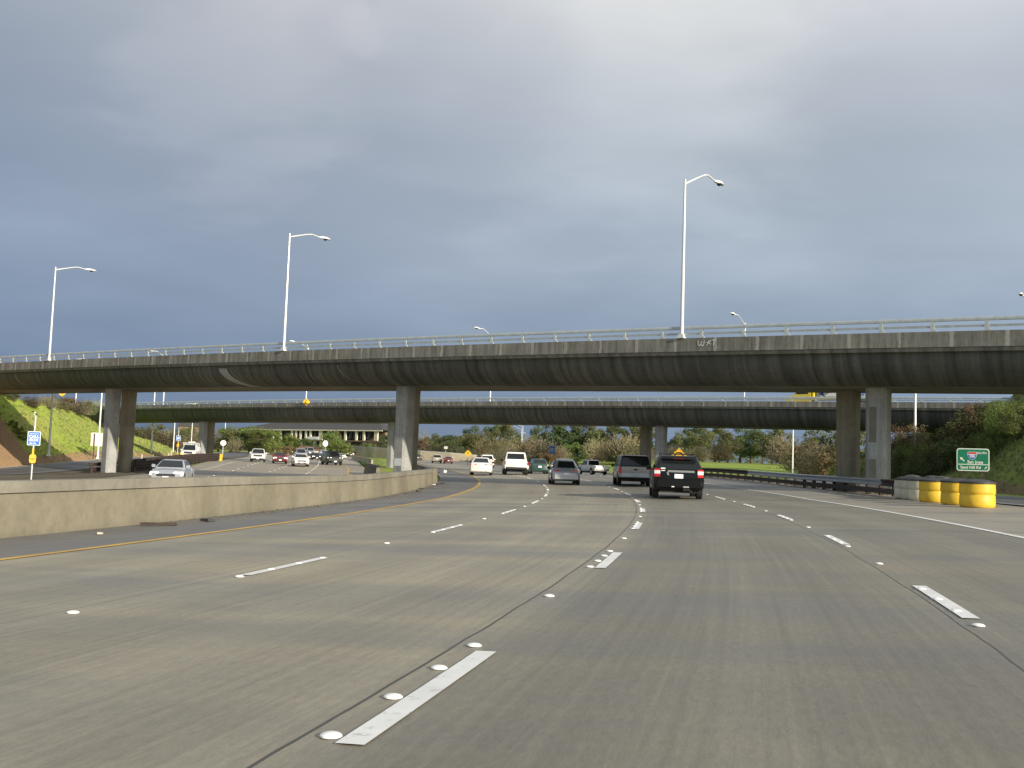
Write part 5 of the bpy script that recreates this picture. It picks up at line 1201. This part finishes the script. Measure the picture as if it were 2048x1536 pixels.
# ------------------------------------------------------------------ trees and bushes
def crown_mesh(kind,seed,nleaf,size,clumps,sx=1,sz=1,hollow=.5,z0=.12,flat=1.0):
    """unit tree: crown about 1 high, centred over the origin; leaf faces gathered in clumps"""
    rnd=random.Random(seed); mb=MB(); cl=[]
    for i in range(clumps):
        for _ in range(30):
            x,y,z=rnd.uniform(-1,1),rnd.uniform(-1,1),rnd.uniform(-1,1); r_=x*x+y*y+z*z
            if hollow*hollow<r_<1: break
        k=rnd.uniform(.17,.34); w=1.0-.25*max(0,z)
        cl.append((x*.40*sx*w,y*.40*sx*w,z0+.44*sz+z*.40*sz,k*.5))
    per=nleaf//clumps
    for cx,cy,cz,k in cl:
        for j in range(per):
            th=rnd.random()*6.283; c=rnd.uniform(-1,1); q=k*rnd.uniform(.35,1.05)**.6; s=math.sqrt(1-c*c)
            p=Vector((cx+q*s*math.cos(th),cy+q*s*math.sin(th),cz+q*c*.8*flat))
            n=(Vector((s*math.cos(th),s*math.sin(th),c))+Vector((rnd.uniform(-1,1),rnd.uniform(-1,1),rnd.uniform(-.3,1)))*.9).normalized()
            u=n.orthogonal().normalized(); v=n.cross(u); a=rnd.random()*6.283; u,v=u*math.cos(a)+v*math.sin(a),v*math.cos(a)-u*math.sin(a)
            L=size*rnd.uniform(.6,1.4); wd=L*rnd.uniform(.35,.6)
            mb.add([p-u*L,p-v*wd+n*L*.15,p+u*L,p+v*wd+n*L*.1],[(0,1,2,3)])
    return mb,cl
def twig_mesh(seed,n,size,sx=1,sz=1):
    rnd=random.Random(seed); mb=MB()
    for i in range(n):
        th=rnd.random()*6.283; e=rnd.uniform(.1,1.45); r0=rnd.uniform(0,.14); b_=Vector((r0*math.cos(th),r0*math.sin(th),0.02+rnd.random()*.1))
        d_=Vector((math.cos(th)*math.cos(e)*sx,math.sin(th)*math.cos(e)*sx,math.sin(e)*sz)); L=rnd.uniform(.25,.95)
        for k in range(3):
            c=b_+d_*L*rnd.uniform(.35,1.0)*.9; dd=(d_+Vector((rnd.uniform(-1,1),rnd.uniform(-1,1),rnd.uniform(-.6,.9)))*.8).normalized()
            u=dd*size*rnd.uniform(.6,1.6); v=dd.orthogonal().normalized()*size*rnd.uniform(.18,.42)
            mb.add([c-u,c-v,c+u,c+v],[(0,1,2,3)])
    return mb
def trunk_mesh(cl,seed,r=.03,top=.42):
    rnd=random.Random(seed); mb=MB(); mb.tube([(0,0,-.05),(.01,0,.1),(rnd.uniform(-.03,.03),rnd.uniform(-.03,.03),top*.6),(0,0,top)],[r*1.3,r,r*.75,r*.4],7)
    for cx,cy,cz,k in rnd.sample(cl,min(8,len(cl))): mb.tube([(0,0,top*rnd.uniform(.4,.8)),(cx*.5,cy*.5,cz*.55+.1),(cx,cy,cz)],[r*.45,r*.3,r*.1],5)
    return mb
PR={}
def proto(key,mat,kind,seed,n,size,cl=26,sx=1,sz=1,hollow=.45,z0=.12,bark='bark',tr=.03,flat=1.0):
    if kind=='twig':
        c=twig_mesh(seed,n,size,sx,sz); clist=[(random.uniform(-.25,.25),random.uniform(-.25,.25),random.uniform(.3,.6),.1) for _ in range(9)]; 
    else: c,clist=crown_mesh(kind,seed,n,size,cl,sx,sz,hollow,z0,flat)
    me=c.build('crown',L_[mat],fixn=False); mt=trunk_mesh(clist,seed,tr).build('trunk',M[bark])
    md,mdt=me.data,mt.data; bpy.data.objects.remove(me); bpy.data.objects.remove(mt); PR[key]=(md,mdt)
for s in range(2):
    proto('oak%d'%s,'dark','leaf',11+s,5200,.021,30,1.15,.95); proto('olive%d'%s,'olive','leaf',21+s,5200,.020,32,1.05,1.0)
    proto('fresh%d'%s,'green','leaf',31+s,4600,.022,28,1.1,.95,.4,.06); proto('twiggy%d'%s,'brown','twig',41+s,2300,.026,sx=.75,sz=.95)
    proto('dry%d'%s,'tan','twig',51+s,1900,.028,sx=.7,sz=1.0,bark='barkpale'); proto('rusty%d'%s,'rust','leaf',61+s,4400,.022,26,1.2,.9,.35,.04)
proto('lime0','lime','leaf',71,2300,.030,28,1.1,.95,.4,.05); proto('shrubnear0','green','leaf',81,5200,.016,44,1.25,.95,.3,.03,flat=1.1); proto('shrubnear1','olive','leaf',82,4600,.017,40,1.25,.95,.3,.03); proto('shrubrust','rust','leaf',83,3600,.017,36,1.2,.95,.3,.03)
proto('shrubdark','dark','leaf',84,3800,.018,40,1.25,.95,.3,.03)
LOOK={'oak':'dark green oak','olive':'olive green tree','fresh':'fresh green leafy shrub','twiggy':'brown leafless bush','dry':'tan dry branching tree','rusty':'rust brown shrub','lime':'yellow green shrub','shrubnear0':'green leafy bush','shrubnear1':'olive green bush','shrubrust':'reddish brown bush','shrubdark':'dark green bush'}
BUSHY={'fresh','twiggy','rusty','lime','shrubnear0','shrubnear1','shrubrust','shrubdark'}
from mathutils.bvhtree import BVHTree
BV=[BVHTree.FromPolygons([v.co for v in o.data.vertices],[p.vertices for p in o.data.polygons]) for o in BANKS]
def bank_hit(px,py):
    d_=Vector(ray(px,py)).normalized(); best=None
    for b_ in BV:
        h_=b_.ray_cast(Vector((0,0,CH)),d_)
        if h_[0] is not None and (best is None or h_[3]<best[1]): best=(h_[0],h_[3])
    return tuple(best[0]) if best else None
def plant_zone(zone,items,grp,ground=True):
    items=sorted(items,key=lambda e:e[1]); cnt={}
    for e in items: cnt[e[0]]=cnt.get(e[0],0)+1
    seen={}
    for key,px,pyb,pyt,Y,*ex in items:
        wd=ex[0] if ex else 1.0
        base=key if key in LOOK else key.rstrip('01'); look=LOOK[base]
        seen[key]=seen.get(key,0)+1
        q=at(px,pyb,Y)
        if not ground:
            hit=bank_hit(px,pyb)
            if hit: q=hit; Y=q[1]
        zt=at(px,pyt,Y)[2]; z=gz(q[0],q[1])-.1 if ground else q[2]-.15
        h=max(.8,zt-z)/.90; k=key if key in PR else key+str(random.randint(0,1))
        same=[e for e in items if (e[0].rstrip('01') if e[0] not in LOOK else e[0])==base]; idx=[i for i,e in enumerate(same) if e[1]==px][0]
        lab=('%s %s'%(look,zone)) if len(same)==1 else ('%s %s from left, %s'%(look,ORD[idx],zone))
        t=thing('bush' if base in BUSHY else 'tree',lab,'bush' if base in BUSHY else 'tree',(q[0],q[1],z),random.random()*6.28,grp); t.scale=(h*wd,h*wd,h)
        for nm,md in (('crown',PR[k][0]),('trunk',PR[k][1])):
            o=bpy.data.objects.new(nm,md); COL.objects.link(o); o.parent=t
# tree line seen under the far overpass, centre to right: (kind, px, base row, top row, depth, width)
plant_zone('right of the middle column',[('rusty',846,918,868,330),('twiggy',838,915,852,410,.9),('olive',872,915,872,380),('oak',893,916,872,300,1.5),('rusty',915,912,868,420),('oak',905,914,884,290,1.5),('twiggy',925,912,864,430),('olive',935,918,866,330),('oak',948,918,856,350),('olive',960,920,862,320),('dry',972,925,862,300),('oak',988,922,852,340),('olive',1003,925,850,300),('dry',1012,926,868,270),('twiggy',985,930,893,230,1.2),('twiggy',1005,934,898,215,1.3),('rusty',968,928,898,240,1.2)],'trees beyond the bend')
plant_zone('behind the white pickup and silver hatchback',[('oak',1025,925,866,360),('twiggy',1030,934,885,240,1.3),('rusty',1052,938,876,235,1.2),('twiggy',1066,938,866,250,1.2),('twiggy',1085,940,872,230,1.2),('oak',1080,925,855,330),('oak',1105,928,848,340),('rusty',1098,940,893,225,1.2),('oak',1130,930,842,330),('twiggy',1116,938,885,240),('fresh',1150,933,886,260,1.3),('oak',1155,928,846,330),('olive',1180,932,850,330),('dry',1190,935,872,260),('dry',1212,938,876,250),('olive',1208,932,852,320),('oak',1235,935,853,320),('dry',1232,940,868,240),('dry',1254,942,862,235),('olive',1262,935,853,310),('dry',1275,945,880,215),('olive',1300,938,850,300),('twiggy',1290,942,890,240)],'trees beyond the bend')
plant_zone('beyond the green field at right',[('twiggy',1345,942,886,260),('olive',1342,938,880,330),('olive',1372,938,862,300),('oak',1388,938,855,320),('olive',1405,940,862,290),('twiggy',1395,942,885,265,1.2),('olive',1430,940,858,300),('twiggy',1438,942,880,270,1.1),('olive',1455,940,868,280),('oak',1480,942,856,300),('oak',1502,942,858,290),('oak',1525,942,866,280),('olive',1545,942,872,270),('twiggy',1568,943,864,260),('olive',1562,942,858,290)],'trees beyond the green field')
plant_zone('behind the right columns',[('twiggy',1600,950,860,190,.95),('rusty',1622,952,872,170),('twiggy',1640,952,876,160,1.1),('olive',1650,948,850,200),('rusty',1668,952,885,150),('fresh',1690,953,900,140),('lime0',1728,958,870,120,.9),('olive',1720,955,858,150)],'bushes by the right columns')
plant_zone('on the right bank',[('shrubrust',1795,960,843,90,.75),('shrubrust',1825,950,842,92,.7),('shrubnear0',1800,965,872,84,.8),('shrubrust',1790,968,905,82),('shrubdark',1808,972,895,80,.9),('shrubnear0',1842,960,880,86,.8),('shrubdark',1862,962,885,84,.9),('shrubdark',1840,975,915,80),('shrubdark',1895,940,875,86,1.0),('shrubnear1',1930,915,818,86,.9),('shrubrust',1948,905,800,88,.8),('shrubnear1',1962,895,795,82,.9),('shrubnear0',1985,885,800,78,.9),('shrubnear0',2010,880,798,74,.9),('shrubnear0',2036,880,800,70,.9),('shrubnear0',1990,905,840,68,.9),('shrubnear1',2040,872,800,66,.9),('shrubnear0',1955,925,865,70,.9),('shrubdark',1925,935,878,74,.9),('shrubnear0',1975,925,875,66,.8)],'bushes on the right bank',False)
plant_zone('behind the left bank crest',[('olive',20,800,785,150,2.2),('twiggy',60,812,786,160,1.6),('twiggy',95,815,788,170,1.4),('rusty',130,822,790,175,1.3),('twiggy',115,818,785,185,1.4),('twiggy',155,830,792,180,1.3),('twiggy',180,835,795,185,1.3),('olive',172,835,805,178,1.3),('twiggy',196,838,800,190,1.0)],'brown bushes on the left hill',False)
plant_zone('on the hillside between left columns',[('twiggy',285,878,846,215,1.5),('olive',300,885,848,220,1.4),('twiggy',318,892,850,225,1.4),('twiggy',333,897,852,222,1.4),('olive',350,900,856,235,1.2),('twiggy',366,903,854,250,1.2),('olive',384,904,858,265,1.2),('rusty',378,903,872,250,1.2),('twiggy',402,904,850,280,1.2),('twiggy',437,898,848,290,1.2)],'bushes on the far hillside')
plant_zone('before the long building',[('fresh',460,898,852,275,1.1),('olive',478,898,854,270,1.2),('fresh',498,900,853,268,1.1),('fresh',520,902,855,262,1.1),('fresh',542,904,858,255,1.0),('twiggy',470,900,872,262),('lime0',548,906,880,248,1.1),('rusty',566,905,888,250,1.3),('rusty',580,905,890,252,1.3),('fresh',583,895,872,320),('oak',604,897,878,320,1.3),('oak',622,897,880,320,1.3),('fresh',658,898,862,300,.85),('fresh',578,897,868,318,1.0),('olive',668,900,866,306,.8),('lime0',668,902,880,275),('fresh',683,905,876,270,1.1),('lime0',694,906,886,262),('rusty',706,905,886,268,1.1),('lime0',720,906,888,266,1.1),('fresh',730,905,884,280),('olive',742,905,886,285),('oak',772,908,872,330),('oak',752,906,892,300,1.3)],'shrubs before the long building')
plant_zone('by the bare left slope',[('fresh',26,856,838,104,1.0),('lime0',36,868,850,104,1.0),('fresh',46,880,862,103,1.0)],'weeds on the left bank',False)
b=at(573,905,262); 
# far hills behind everything
mb=MB(); n=60
for i in range(n+1):
    x=-2600+5200*i/n; h=38+26*mnoise.noise((x*.0018,3,0))+10*mnoise.noise((x*.006,9,0))
    for dy_,k in ((0,0),(160,.75),(340,1.0),(800,.2)): mb.v.append((x,2300+dy_,-4+12*(k==0)+h*k))
for i in range(n):
    for j in range(3): k=i*4+j; mb.f.append((k,k+4,k+5,k+1)); mb.m.append(0); mb.sm.append(True)
struct(mb.build('hills',pm('distant wooded hills',(.06,.075,.05),.95,0,.3,.01),fixn=False))
# distant woods as one mass behind the tree line
mb=MB(); rnd=random.Random(5)
for i in range(5200):
    px=rnd.uniform(840,1700); Y=rnd.uniform(430,560); q=at(px,930,Y); z=gz(q[0],Y); h=7.5+3.0*mnoise.noise((q[0]*.03,Y*.02,1))
    p_=Vector((q[0],Y,z+h*rnd.random()**.7)); L=rnd.uniform(.5,1.1); u=Vector((rnd.uniform(-1,1),rnd.uniform(-1,1),rnd.uniform(-1,1))).normalized(); v=u.orthogonal().normalized()
    mb.add([p_-u*L,p_-v*L*.6,p_+u*L,p_+v*L*.6],[(0,1,2,3)])
struct(mb.build('distant_woods',L_['dark'],fixn=False),'stuff')
